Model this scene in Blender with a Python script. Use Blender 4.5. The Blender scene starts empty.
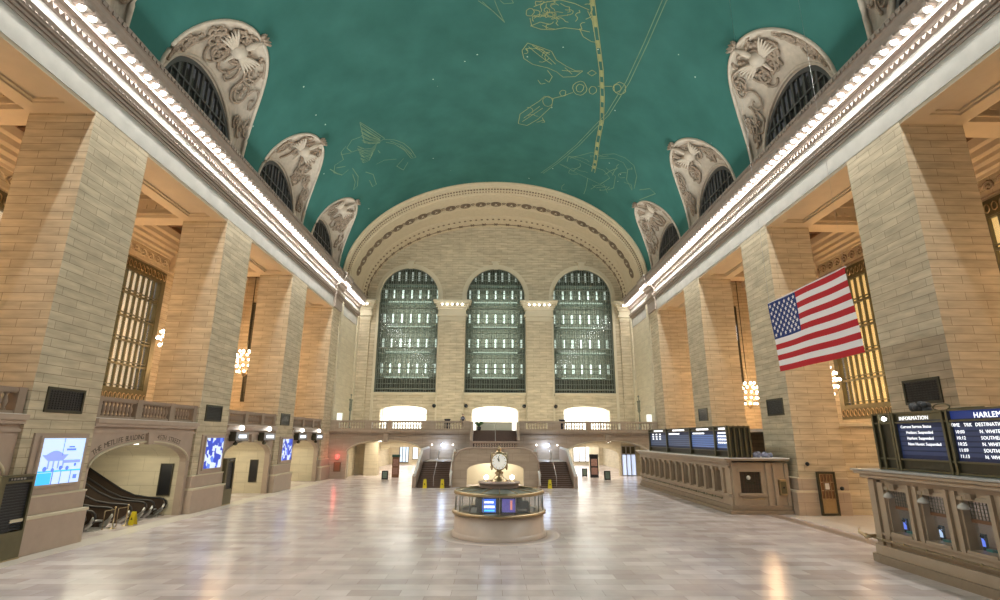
import bpy, bmesh, math, random
from mathutils import Vector, Matrix
from math import sin, cos, pi, sqrt, radians
random.seed(7)
C = bpy.context.scene.collection
W = 18.3            # half width of the hall
Z0 = 22.7           # springing of the vault, top of the cornice
VB = 12.65          # rise of the vault
PY = [(8.7, 12.4), (20.88, 24.55), (33.0, 36.7), (45.05, 48.75), (57.2, 60.0)]   # piers along the hall
BAY = [16.65, 28.8, 40.9, 53.0]
OUT = 29.5          # outer wall of the side aisles

# ------------------------------------------------------------------ materials
MATS = {}
def nodes(name):
    m = bpy.data.materials.new(name); m.use_nodes = True
    nt = m.node_tree; b = nt.nodes['Principled BSDF']
    MATS[name] = m
    return m, nt, b
def plain(name, col, rough=.6, metal=0., spec=.5, emit=None, es=0., noise=0., nscale=6., trans=0., alpha=1.):
    m, nt, b = nodes(name)
    b.inputs['Base Color'].default_value = (*col, 1)
    b.inputs['Roughness'].default_value = rough
    b.inputs['Metallic'].default_value = metal
    b.inputs['Specular IOR Level'].default_value = spec
    if emit: b.inputs['Emission Color'].default_value = (*emit, 1); b.inputs['Emission Strength'].default_value = es
    if alpha < 1: b.inputs['Alpha'].default_value = alpha
    if trans: b.inputs['Transmission Weight'].default_value = trans
    if noise:
        tc = nt.nodes.new('ShaderNodeTexCoord'); n = nt.nodes.new('ShaderNodeTexNoise'); n.inputs['Scale'].default_value = nscale
        n.inputs['Detail'].default_value = 5
        r = nt.nodes.new('ShaderNodeMapRange'); r.inputs[3].default_value = 1 - noise; r.inputs[4].default_value = 1 + noise
        mx = nt.nodes.new('ShaderNodeVectorMath'); mx.operation = 'SCALE'; mx.inputs[0].default_value = col
        nt.links.new(tc.outputs['Object'], n.inputs['Vector']); nt.links.new(n.outputs['Fac'], r.inputs[0])
        nt.links.new(r.outputs[0], mx.inputs['Scale']); nt.links.new(mx.outputs[0], b.inputs['Base Color'])
    return m
def blocks(name, c1, c2, mort, bw=1.35, rh=.47, ms=.012, rough=.75, bump=.25, vein=.12, vscale=1.4, spec=.3):
    """coursed stone blocks on box mapped metres"""
    m, nt, b = nodes(name); L = nt.links
    uv = nt.nodes.new('ShaderNodeUVMap'); uv.uv_map = 'UVMap'
    br = nt.nodes.new('ShaderNodeTexBrick'); br.inputs['Scale'].default_value = 1
    br.inputs['Brick Width'].default_value = bw; br.inputs['Row Height'].default_value = rh
    br.inputs['Mortar Size'].default_value = ms; br.inputs['Mortar Smooth'].default_value = .3
    br.inputs['Color1'].default_value = (*c1, 1); br.inputs['Color2'].default_value = (*c2, 1); br.inputs['Mortar'].default_value = (*mort, 1)
    br.offset = .5
    n = nt.nodes.new('ShaderNodeTexNoise'); n.inputs['Scale'].default_value = vscale; n.inputs['Detail'].default_value = 6
    mp = nt.nodes.new('ShaderNodeMapping'); mp.inputs['Scale'].default_value = (.5, 2.5, 1)
    r = nt.nodes.new('ShaderNodeMapRange'); r.inputs[3].default_value = 1 - vein; r.inputs[4].default_value = 1 + vein; r.inputs[1].default_value=.3; r.inputs[2].default_value=.7
    sc = nt.nodes.new('ShaderNodeVectorMath'); sc.operation = 'SCALE'
    bp = nt.nodes.new('ShaderNodeBump'); bp.inputs['Strength'].default_value = bump; bp.inputs['Distance'].default_value = .03; bp.invert = True
    L.new(uv.outputs[0], br.inputs['Vector']); L.new(uv.outputs[0], mp.inputs['Vector']); L.new(mp.outputs[0], n.inputs['Vector'])
    L.new(n.outputs['Fac'], r.inputs[0]); L.new(br.outputs['Color'], sc.inputs[0]); L.new(r.outputs[0], sc.inputs['Scale'])
    L.new(sc.outputs[0], b.inputs['Base Color']); L.new(br.outputs['Fac'], bp.inputs['Height']); L.new(bp.outputs[0], b.inputs['Normal'])
    b.inputs['Roughness'].default_value = rough; b.inputs['Specular IOR Level'].default_value = spec
    return m
LIME = blocks('limestone_blocks', (.58, .495, .345), (.50, .42, .29), (.24, .185, .12), 1.7, .36, .011, vein=.2)
LIMEP = plain('limestone_plain', (.56, .475, .345), .7, noise=.1, nscale=1.2, spec=.3)
PINK = plain('pinkish_marble', (.44, .34, .265), .35, noise=.12, nscale=2., spec=.4)
BOTT = blocks('buff_marble_blocks', (.46, .37, .28), (.42, .335, .25), (.25, .19, .14), 1.6, .75, .008, .35, .15, .1)
SOFT = plain('pale_coffer', (.36, .33, .29), .6)
CREAM = plain('cream_stone', (.62, .55, .40), .6, noise=.08, nscale=1., spec=.3)
CSHADE = plain('cream_doorway_shade', (.34, .29, .19), .6)  # cream stone darkened, so the shade inside the doorways sits in the colour
SCREAM = blocks('cream_passage_blocks', (.62, .55, .40), (.57, .50, .36), (.4, .33, .22), 1.5, .8, .01, .5, .1, .08)
CORN = plain('cornice_stone', (.34, .28, .235), .75, noise=.14, nscale=5., spec=.3)
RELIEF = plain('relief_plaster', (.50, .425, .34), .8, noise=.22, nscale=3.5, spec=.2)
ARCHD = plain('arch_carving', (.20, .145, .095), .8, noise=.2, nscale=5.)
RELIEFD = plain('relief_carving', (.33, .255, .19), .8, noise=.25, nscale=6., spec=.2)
BRASS = plain('brass', (.46, .36, .22), .34, 1., noise=.15, nscale=8.)
BRONZE = plain('dark_bronze', (.075, .068, .045), .45, .6, noise=.2, nscale=6.)
OLIVE = plain('olive_bronze', (.16, .145, .085), .4, .6, noise=.15, nscale=4.)
GRILLE = plain('window_iron', (.17, .19, .15), .5, .2)
LUN = plain('lunette_iron', (.10, .10, .095), .5, .4)
BLACK = plain('black_panel', (.012, .012, .014), .35)
STEP = plain('brown_step_stone', (.13, .085, .065), .5, noise=.15, nscale=4.)
STEEL = plain('brushed_steel', (.45, .44, .42), .3, .9)
RUBBER = plain('black_rubber', (.015, .013, .012), .45)
GLASSD = plain('dark_green_glass', (.08, .09, .07), .12, spec=.6, alpha=.3)
CLEAR = plain('window_glass', (.6, .7, .7), .1, spec=.3, alpha=.07)
GLASS = plain('clear_glass', (.75, .82, .8), .05, spec=.6, alpha=.18)
WOOD = plain('brown_wood', (.20, .10, .05), .5, noise=.2, nscale=5.)
YELLOW = plain('yellow_plastic', (.75, .60, .02), .4)
WHITE = plain('white_paint', (.75, .73, .68), .6)
ORNDARK = plain('coffer_dark', (.10, .075, .05), .7, noise=.5, nscale=3.)
WHITEBULB = plain('white_bulb', (1, 1, 1), .4, emit=(1, .97, .93), es=9)
WARMBULB = plain('warm_bulb', (1, .9, .8), .4, emit=(1, .84, .66), es=9)
BLUEBULB = plain('cool_bulb', (1, 1, 1), .4, emit=(.45, .62, 1), es=9)
PANELW = plain('lit_white_panel', (1, 1, 1), .5, emit=(1, .97, .9), es=7)
SIGNW = plain('lit_sign_face', (.8, .85, .9), .5, emit=(.75, .85, 1), es=1.6)
TEXTW = plain('lit_text', (.9, .9, .9), .5, emit=(.95, .97, 1), es=1.5)
REDL = plain('red_lit', (.9, .1, .1), .5, emit=(1, .18, .16), es=1.1)
GOLD = plain('gold_paint', (.31, .33, .14), .8, noise=.5, nscale=.8)
GOLDF = plain('faded_gold_paint', (.16, .255, .15), .8, noise=.4, nscale=.8)
ENGR = plain('engraved_letters', (.11, .085, .06), .8)
DARKCLOTH = plain('dark_cloth', (.02, .02, .03), .8)
SKIN = plain('skin', (.45, .28, .2), .6)

# vault: teal plaster with faint clouding and tiny gold stars
VAULT, nt, b = nodes('teal_vault'); L = nt.links
tc = nt.nodes.new('ShaderNodeTexCoord')
n = nt.nodes.new('ShaderNodeTexNoise'); n.inputs['Scale'].default_value = .35; n.inputs['Detail'].default_value = 8
cr = nt.nodes.new('ShaderNodeValToRGB'); cr.color_ramp.elements[0].position = .3; cr.color_ramp.elements[1].position = .72
cr.color_ramp.elements[0].color = (.030, .120, .100, 1); cr.color_ramp.elements[1].color = (.046, .160, .138, 1)
vo = nt.nodes.new('ShaderNodeTexVoronoi'); vo.inputs['Scale'].default_value = .75
lt = nt.nodes.new('ShaderNodeMath'); lt.operation = 'LESS_THAN'; lt.inputs[1].default_value = .05
vc = nt.nodes.new('ShaderNodeSeparateColor'); gt = nt.nodes.new('ShaderNodeMath'); gt.operation = 'GREATER_THAN'; gt.inputs[1].default_value = .62
mu = nt.nodes.new('ShaderNodeMath'); mu.operation = 'MULTIPLY'
mx = nt.nodes.new('ShaderNodeMix'); mx.data_type = 'RGBA'; mx.inputs['B'].default_value = (.5, .6, .5, 1)
L.new(tc.outputs['Object'], n.inputs['Vector']); L.new(tc.outputs['Object'], vo.inputs['Vector']); L.new(n.outputs['Fac'], cr.inputs[0])
L.new(vo.outputs['Distance'], lt.inputs[0]); L.new(vo.outputs['Color'], vc.inputs[0]); L.new(vc.outputs[0], gt.inputs[0])
L.new(lt.outputs[0], mu.inputs[0]); L.new(gt.outputs[0], mu.inputs[1]); L.new(mu.outputs[0], mx.inputs['Factor'])
L.new(cr.outputs[0], mx.inputs['A']); L.new(mx.outputs['Result'], b.inputs['Base Color'])
b.inputs['Roughness'].default_value = .85; b.inputs['Specular IOR Level'].default_value = .2

# floor: polished pinkish marble flags
FLOOR, nt, b = nodes('polished_marble_floor'); L = nt.links
uv = nt.nodes.new('ShaderNodeUVMap'); uv.uv_map = 'UVMap'
br = nt.nodes.new('ShaderNodeTexBrick'); br.inputs['Scale'].default_value = 1
br.inputs['Brick Width'].default_value = 1.5; br.inputs['Row Height'].default_value = .62; br.inputs['Mortar Size'].default_value = .006
br.inputs['Color1'].default_value = (.72, .65, .635, 1); br.inputs['Color2'].default_value = (.53, .45, .425, 1); br.inputs['Mortar'].default_value = (.33, .26, .22, 1)
n = nt.nodes.new('ShaderNodeTexNoise'); n.inputs['Scale'].default_value = .8; n.inputs['Detail'].default_value = 7
r = nt.nodes.new('ShaderNodeMapRange'); r.inputs[1].default_value = .3; r.inputs[2].default_value = .7; r.inputs[3].default_value = .85; r.inputs[4].default_value = 1.15
sc = nt.nodes.new('ShaderNodeVectorMath'); sc.operation = 'SCALE'
r2 = nt.nodes.new('ShaderNodeMapRange'); r2.inputs[3].default_value = .16; r2.inputs[4].default_value = .30
n2 = nt.nodes.new('ShaderNodeTexNoise'); n2.inputs['Scale'].default_value = 1.7
L.new(uv.outputs[0], br.inputs['Vector']); L.new(uv.outputs[0], n.inputs['Vector']); L.new(uv.outputs[0], n2.inputs['Vector'])
L.new(n.outputs['Fac'], r.inputs[0]); L.new(br.outputs['Color'], sc.inputs[0]); L.new(r.outputs[0], sc.inputs['Scale']); L.new(sc.outputs[0], b.inputs['Base Color'])
L.new(n2.outputs['Fac'], r2.inputs[0]); L.new(r2.outputs[0], b.inputs['Roughness'])
bp = nt.nodes.new('ShaderNodeBump'); bp.inputs['Strength'].default_value = .05; bp.inputs['Distance'].default_value = .02
L.new(n2.outputs['Fac'], bp.inputs['Height']); L.new(bp.outputs[0], b.inputs['Normal'])
FLOORW = plain('pale_marble_border', (.66, .60, .52), .25, noise=.08, nscale=1.5)
FLOORD = plain('brown_floor_strip', (.30, .23, .18), .35, noise=.1, nscale=2.)

# ------------------------------------------------------------------ mesh helpers
class MB:
    def __init__(s): s.v = []; s.f = []; s.sm = []
    def vert(s, p): s.v.append(tuple(p)); return len(s.v) - 1
    def face(s, pts, smooth=False):
        s.f.append([s.vert(p) for p in pts]); s.sm.append(smooth); return s
    def box(s, x0, x1, y0, y1, z0, z1):
        i = len(s.v)
        s.v += [(x, y, z) for z in (z0, z1) for y in (y0, y1) for x in (x0, x1)]
        for q in ((0, 2, 3, 1), (4, 5, 7, 6), (0, 1, 5, 4), (2, 6, 7, 3), (0, 4, 6, 2), (1, 3, 7, 5)):
            s.f.append([i + k for k in q]); s.sm.append(False)
        return s
    def grid(s, P, nu, nv, smooth=True, flip=False):
        i = len(s.v)
        for a in range(nu + 1):
            for b_ in range(nv + 1): s.v.append(tuple(P(a, b_)))
        for a in range(nu):
            for b_ in range(nv):
                q = [i + a*(nv+1) + b_, i + (a+1)*(nv+1) + b_, i + (a+1)*(nv+1) + b_ + 1, i + a*(nv+1) + b_ + 1]
                s.f.append(q[::-1] if flip else q); s.sm.append(smooth)
        return s
    def prism(s, poly, d0, d1, mp):
        """poly (u,v) extruded between d0 and d1, mp(u,v,d)->xyz"""
        n_ = len(poly); i = len(s.v)
        for d in (d0, d1):
            for (u, v) in poly: s.v.append(tuple(mp(u, v, d)))
        s.f.append([i + k for k in range(n_)]); s.sm.append(False)
        s.f.append([i + n_ + k for k in reversed(range(n_))]); s.sm.append(False)
        for k in range(n_):
            s.f.append([i + k, i + (k+1) % n_, i + n_ + (k+1) % n_, i + n_ + k]); s.sm.append(False)
        return s
    def lathe(s, prof, cx=0, cy=0, cz=0, n=24, smooth=True, a0=0, a1=2*pi):
        full = abs(a1 - a0 - 2*pi) < 1e-6
        s.grid(lambda a, b_: (cx + prof[b_][0]*cos(a0+(a1-a0)*a/n), cy + prof[b_][0]*sin(a0+(a1-a0)*a/n), cz + prof[b_][1]), n, len(prof)-1, smooth)
        return s
    def tube(s, pts, r, n=8, closed=False):
        pts = [Vector(p) for p in pts]; m = len(pts)
        up = Vector((0, 0, 1)); rings = []
        for k in range(m):
            if closed: d = pts[(k+1) % m] - pts[k-1]
            else: d = pts[min(k+1, m-1)] - pts[max(k-1, 0)]
            d.normalize()
            a = d.cross(up if abs(d.z) < .95 else Vector((1, 0, 0))).normalized(); b_ = d.cross(a)
            rr = r[k] if isinstance(r, (list, tuple)) else r
            rings.append([pts[k] + a*rr*cos(2*pi*j/n) + b_*rr*sin(2*pi*j/n) for j in range(n)])
        if closed: rings.append(rings[0])
        i = len(s.v)
        for rg in rings: s.v += [tuple(p) for p in rg]
        for k in range(len(rings)-1):
            for j in range(n):
                s.f.append([i+k*n+j, i+k*n+(j+1) % n, i+(k+1)*n+(j+1) % n, i+(k+1)*n+j]); s.sm.append(True)
        if not closed:
            s.f.append([i+j for j in range(n)][::-1]); s.sm.append(False)
            s.f.append([i+(len(rings)-1)*n+j for j in range(n)]); s.sm.append(False)
        return s
    def sphere(s, c, r, n=12, m=8, sx=1, sy=1, sz=1):
        s.grid(lambda a, b_: (c[0]+r*sx*sin(pi*b_/m)*cos(2*pi*a/n), c[1]+r*sy*sin(pi*b_/m)*sin(2*pi*a/n), c[2]-r*sz*cos(pi*b_/m)), n, m)
        return s
    def build(s, name, mat, parent=None, loc=None, bevel=0):
        me = bpy.data.meshes.new(name)
        off = Vector(loc) if loc is not None else (Vector(parent.location) if parent is not None and parent.type == 'EMPTY' else Vector((0, 0, 0)))
        if parent is not None and parent.type != 'EMPTY': off = Vector(parent['_o'])
        me.from_pydata([tuple(Vector(p) - off) for p in s.v], [], s.f)
        uvl = me.uv_layers.new(name='UVMap').data
        for p, sm in zip(me.polygons, s.sm):
            p.use_smooth = sm
            nn = p.normal; a = max(range(3), key=lambda k: abs(nn[k]))
            for li in p.loop_indices:
                c = Vector(s.v[me.loops[li].vertex_index])
                uvl[li].uv = (c.y, c.z) if a == 0 else ((c.x, c.z) if a == 1 else (c.x, c.y))
        me.materials.append(mat); me.validate()
        o = bpy.data.objects.new(name, me); C.objects.link(o)
        if parent is not None:
            o.parent = parent; o['_o'] = tuple(off)
            if parent.type != 'EMPTY': pass
        else:
            o['_o'] = tuple(off)
            if loc is not None: o.location = loc
        if bevel:
            bm = o.modifiers.new('bev', 'BEVEL'); bm.width = bevel; bm.segments = 2; bm.limit_method = 'ANGLE'
        return o
def tag(o, label, cat, group=None, kind=None):
    o['label'] = label; o['category'] = cat
    if group: o['group'] = group
    if kind: o['kind'] = kind
    return o
def thing(name, loc, label, cat, group=None):
    o = bpy.data.objects.new(name, None); C.objects.link(o); o.location = loc; o.empty_display_size = .2
    return tag(o, label, cat, group)
def struct(name, mb, mat, label=None, cat=None, bevel=0):
    o = mb.build(name, mat, bevel=bevel); o['kind'] = 'structure'
    if label: o['label'] = label
    if cat: o['category'] = cat
    return o
def copy_tree(o, parent=None):
    c = o.copy(); C.objects.link(c); c.parent = parent
    for ch in list(o.children): copy_tree(ch, c)
    return c
def slab(outer, holes, d0, d1, mp):
    """outline with holes, extruded; returned as an MB"""
    cu = bpy.data.curves.new('tmp', 'CURVE'); cu.dimensions = '2D'; cu.fill_mode = 'BOTH'
    for pl in [outer] + holes:
        sp = cu.splines.new('POLY'); sp.points.add(len(pl)-1); sp.use_cyclic_u = True
        for k, (u, v) in enumerate(pl): sp.points[k].co = (u, v, 0, 1)
    cu.extrude = .5
    o = bpy.data.objects.new('tmp', cu); C.objects.link(o)
    me = bpy.data.meshes.new_from_object(o.evaluated_get(bpy.context.evaluated_depsgraph_get()))
    mb = MB()
    mb.v = [tuple(mp(v.co.x, v.co.y, d0 if v.co.z < 0 else d1)) for v in me.vertices]
    mb.f = [list(p.vertices) for p in me.polygons]; mb.sm = [False]*len(mb.f)
    bpy.data.objects.remove(o); bpy.data.curves.remove(cu); bpy.data.meshes.remove(me)
    return mb
def arch(cx, hw, z0, zs, rise, n=24):
    """round or flat arch opening, from the left foot round to the right foot"""
    return [(cx+hw, z0)] + [(cx+hw*cos(pi*k/n), zs+rise*sin(pi*k/n)) for k in range(n+1)] + [(cx-hw, z0)]
FX = lambda u, v, d: (d, u, v)      # plane across X (u = Y)
FY = lambda u, v, d: (u, d, v)      # plane across Y (u = X)
def text(body, size, mp, mat, name, parent=None, depth=.02, align='CENTER', spacing=1.0):
    cu = bpy.data.curves.new('t', 'FONT'); cu.body = body; cu.size = size; cu.align_x = align; cu.extrude = depth/2; cu.space_character = spacing; cu.resolution_u = 2
    o = bpy.data.objects.new('t', cu); C.objects.link(o)
    me = bpy.data.meshes.new_from_object(o.evaluated_get(bpy.context.evaluated_depsgraph_get()))
    mb = MB(); mb.v = [tuple(mp(v.co.x, v.co.y, v.co.z)) for v in me.vertices]; mb.f = [list(p.vertices) for p in me.polygons]; mb.sm = [False]*len(mb.f)
    bpy.data.objects.remove(o); bpy.data.curves.remove(cu); bpy.data.meshes.remove(me)
    return mb.build(name, mat, parent) if name else mb

# ------------------------------------------------------------------ camera (solved from the architecture)
F, PI_, YA, RO, CX, H = 521.797, .257565, .014604, .0044653, -.3568, 4.4286
def ray(a, u2, d):
    X = a*cos(RO) - u2*sin(RO); u = a*sin(RO) + u2*cos(RO)
    Y = d*cos(PI_) - u*sin(PI_); Z = d*sin(PI_) + u*cos(PI_)
    return Vector((X*cos(YA)+Y*sin(YA), -X*sin(YA)+Y*cos(YA), Z))
cam = bpy.data.cameras.new('camera'); co = bpy.data.objects.new('camera', cam); C.objects.link(co)
r_, u_, f_ = ray(1, 0, 0), ray(0, 1, 0), ray(0, 0, 1)
co.matrix_world = Matrix(((r_.x, u_.x, -f_.x, CX), (r_.y, u_.y, -f_.y, 0), (r_.z, u_.z, -f_.z, H), (0, 0, 0, 1)))
cam.sensor_width = 36; cam.lens = F*36/1000; cam.clip_end = 400; cam.clip_start = .1
bpy.context.scene.camera = co

# ------------------------------------------------------------------ floor
YB = -12            # how far the hall goes on behind the viewpoint
struct('floor', MB().box(-31, 31, YB, 100, -.3, 0), FLOOR)
t_ = MB()
for a_, b__ in ((YB, 61),): t_.box(-18.3, -17.2, a_, b__, 0, .012)
struct('trim_1', t_, FLOORW)
struct('trim_2', MB().box(17.3, 29.5, 12, 33, 0, .012), FLOORW)
struct('trim_3', MB().box(16.2, 16.9, 14, 33.4, 0, .014), FLOORD)

# ------------------------------------------------------------------ vault, cut by the lunettes
def vx(z):
    k = (z - Z0)/VB
    return W*sqrt(max(0, 1 - k*k))
LW, LH = 4.78, 6.72
LUN_Y = [4.5] + BAY
def hole_theta(y):
    for c in LUN_Y:
        q = (y - c)/LW
        if abs(q) < 1: return math.asin(LH*(1-abs(q)**2.2)**(1/2.1)/VB)
    return 0.
ys = {YB, 59.55}
for c in LUN_Y:
    for k in range(41): ys.add(round(c + LW*cos(pi*k/40), 4))
    ys.add(c+LW+.001); ys.add(c-LW-.001)
y_ = YB
while y_ < 59.5:
    if hole_theta(y_) == 0: ys.add(y_)
    y_ += 1.
ys = sorted(ys)
vb = MB(); NT = 28
for side in (-1, 1):
    for k in range(len(ys)-1):
        ya, yb = ys[k], ys[k+1]
        ta, tb = hole_theta(ya), hole_theta(yb)
        vb.grid(lambda a, j, ya=ya, yb=yb, ta=ta, tb=tb: (lambda th: (side*W*cos(th), (ya, yb)[a], Z0+VB*sin(th)))((ta, tb)[a] + (pi/2-(ta, tb)[a])*j/NT), 1, NT, flip=(side == 1))
struct('ceiling', vb, VAULT)

# lunettes: severy surface with carved relief, arched window, frame
def lun_pt(side, yc, t, s):
    """s=0 at the window arch, s=1 on the vault"""
    yo = yc + LW*cos(t); th = hole_theta(min(max(yo, yc-LW+1e-5), yc+LW-1e-5)); zo = Z0+VB*sin(th)
    O_ = Vector((side*W*cos(th), yo, zo))
    I_ = Vector((side*(W+.5), yc + 4.05*cos(t), Z0 + 4.25*sin(t)))
    p = I_.lerp(O_, s)
    bow = .35*sin(pi*s)*sin(t)
    p.z += bow
    return p
def lun_n(side, yc, t, s):
    a = lun_pt(side, yc, t+.01, s) - lun_pt(side, yc, t-.01, s)
    b_ = lun_pt(side, yc, t, min(1, s+.01)) - lun_pt(side, yc, t, s-.01 if s > .02 else 0)
    n_ = a.cross(b_); n_.normalize()
    if n_.z > 0: n_ = -n_
    return n_
NAMES = {4.5: 'behind the view', 16.65: 'nearest', 28.8: 'second', 40.9: 'third', 53.0: 'farthest'}
wn = [0]
def spiral_pts(side, yc, t0, s0, r, turns, hand, ph):
    pts = []; K = 22
    for k in range(K+1):
        q = k/K; rr = r*(1-q)**.8; a = ph + hand*turns*2*pi*q
        s = s0 + rr*cos(a)*.32; t = t0 + rr*sin(a)*.22
        s = min(.93, max(.1, s)); t = min(pi-.1, max(.1, t))
        pts.append(lun_pt(side, yc, t, s) + lun_n(side, yc, t, s)*(.05+.05*q))
    return pts
for side in (-1, 1):
    sname = 'left' if side < 0 else 'right'
    for yc in LUN_Y[1:]:
        rnd = random.Random(int(yc*10)+side)
        root = thing('lunette_relief', (side*W, yc, Z0), f'{NAMES[yc]} carved cream plaster lunette surround over the {sname} cornice, against the teal vault', 'relief', 'carved lunette surrounds above the cornices')
        g = MB()
        def P(a, j, side=side, yc=yc, rnd=rnd):
            t = .02 + (pi-.04)*a/72; s = j/20
            p = lun_pt(side, yc, t, s)
            if 3 < j < 18 and 3 < a < 69: p = p + lun_n(side, yc, t, s)*(-.10 + rnd.uniform(-.05, .05))
            return p
        g.grid(P, 72, 20, flip=(side == 1))
        g.build('severy', RELIEF, root)
        fo = MB()
        for k in range(30):
            t0 = rnd.uniform(.35, pi-.35); s0 = rnd.uniform(.25, .8)
            wdt = .35 + .65*sin(t0)
            pts = spiral_pts(side, yc, t0, s0, rnd.uniform(.5, 1.0)*wdt, rnd.uniform(.8, 1.7), rnd.choice((-1, 1)), rnd.uniform(0, 6.28))
            fo.tube(pts, [.11*wdt*(1-.6*i/len(pts)) for i in range(len(pts))], 5)
            for q in range(0, len(pts), 4):
                fo.sphere(pts[q], rnd.uniform(.08, .17)*wdt, 6, 4)
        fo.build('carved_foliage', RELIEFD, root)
        # winged globe over the crown of the window
        fg = MB(); t0 = pi*.5; s0 = .55
        c_ = lun_pt(side, yc, t0, s0) + lun_n(side, yc, t0, s0)*.15
        fg.sphere(c_, .55, 12, 8)
        for h in (-1, 1):
            for j in range(6):
                pts = [lun_pt(side, yc, t0 + h*(.05+.32*q), s0 - .05 + .05*j*q*1.4) + lun_n(side, yc, t0, s0)*.2 for q in (0, .35, .7, 1)]
                fg.tube(pts, [.10, .13, .10, .03], 6)
        st = [lun_pt(side, yc, t0, s) + lun_n(side, yc, t0, s)*.25 for s in (.25, .4, .6, .8, 1.)]
        fg.tube(st, [.05, .12, .14, .2, .08], 8)
        fg.build('winged_globe', RELIEF, root)
        fi = MB(); tip = lun_pt(side, yc, pi/2, 1.)
        for j in range(9):
            a = 2*pi*j/9
            fi.tube([tip, tip + Vector((-side*.18, .3*cos(a), .3*sin(a)*.6)), tip + Vector((-side*.42, .5*cos(a), -.05 + .4*sin(a)*.6))], [.09, .12, .03], 6)
        fi.sphere(tip + Vector((-side*.2, 0, 0)), .22, 8, 6)
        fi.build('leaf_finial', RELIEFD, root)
        # raised borders on both rims
        bd = MB()
        bd.tube([lun_pt(side, yc, .02+(pi-.04)*k/60, .985) for k in range(61)], .13, 6)
        bd.tube([lun_pt(side, yc, .02+(pi-.04)*k/60, .05) for k in range(61)], .12, 6)
        bd.build('rim_moulding', RELIEF, root)
        # the window itself
        wn[0] += 1
        X0, X1 = side*(W+.5), side*(W+.72)
        fr = slab(arch(yc, 4.15, Z0-.4, Z0, 4.35, 40), [arch(yc, 3.75, Z0-.2, Z0, 3.95, 40)], X0, X1, FX)
        for k in range(13):
            y = yc - 3.6 + .6*k; hh = 3.95*sqrt(max(0, 1-((y-yc)/3.75)**2))
            fr.box(min(X0, X1)+.03, max(X0, X1)-.03, y-(.10 if k % 2 == 0 else .04), y+(.10 if k % 2 == 0 else .04), Z0-.3, Z0+hh)
        for z in (1.1, 2.3):
            hw = 3.75*sqrt(1-(z/3.95)**2); fr.box(min(X0, X1), max(X0, X1), yc-hw, yc+hw, Z0+z-.06, Z0+z+.06)
        w_ = fr.build(f'window_{wn[0]}', LUN); w_['kind'] = 'structure'
        pn = MB().prism(arch(yc, 3.9, Z0-.4, Z0, 4.1, 24), side*(W+.8), side*(W+.84), FX)
        pn.build('pane', GLASSD, w_)
        bk = MB().prism(arch(yc, 5.0, Z0-.4, Z0, 5.2, 16), side*(W+2.2), side*(W+2.4), FX)
        bk.box(min(side*(W+.9), side*(W+2.3)), max(side*(W+.9), side*(W+2.3)), yc-5, yc+5, Z0-.5, Z0-.4)
        bk.build('outer_wall', GRILLE, w_)

# constellation drawings in gold line, as painted on the vault: points are (distance along hall, X) on the vault
def von(X, Y, off=.03):
    X = max(-W+.05, min(W-.05, X)); th = math.acos(X/W)
    return Vector(((W-off)*cos(th), Y, Z0+(VB-off)*sin(th)))
def ribbon(mb, pts, w):
    """thin painted line lying on the vault"""
    for k in range(len(pts)-1):
        (xa, ya), (xb, yb) = pts[k], pts[k+1]; d = sqrt((xb-xa)**2+(yb-ya)**2)
        if d < 1e-4: continue
        nx, ny = -(yb-ya)/d*w/2, (xb-xa)/d*w/2
        mb.face([von(xa-nx, ya-ny), von(xb-nx, yb-ny), von(xb+nx, yb+ny), von(xa+nx, ya+ny)])
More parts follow.
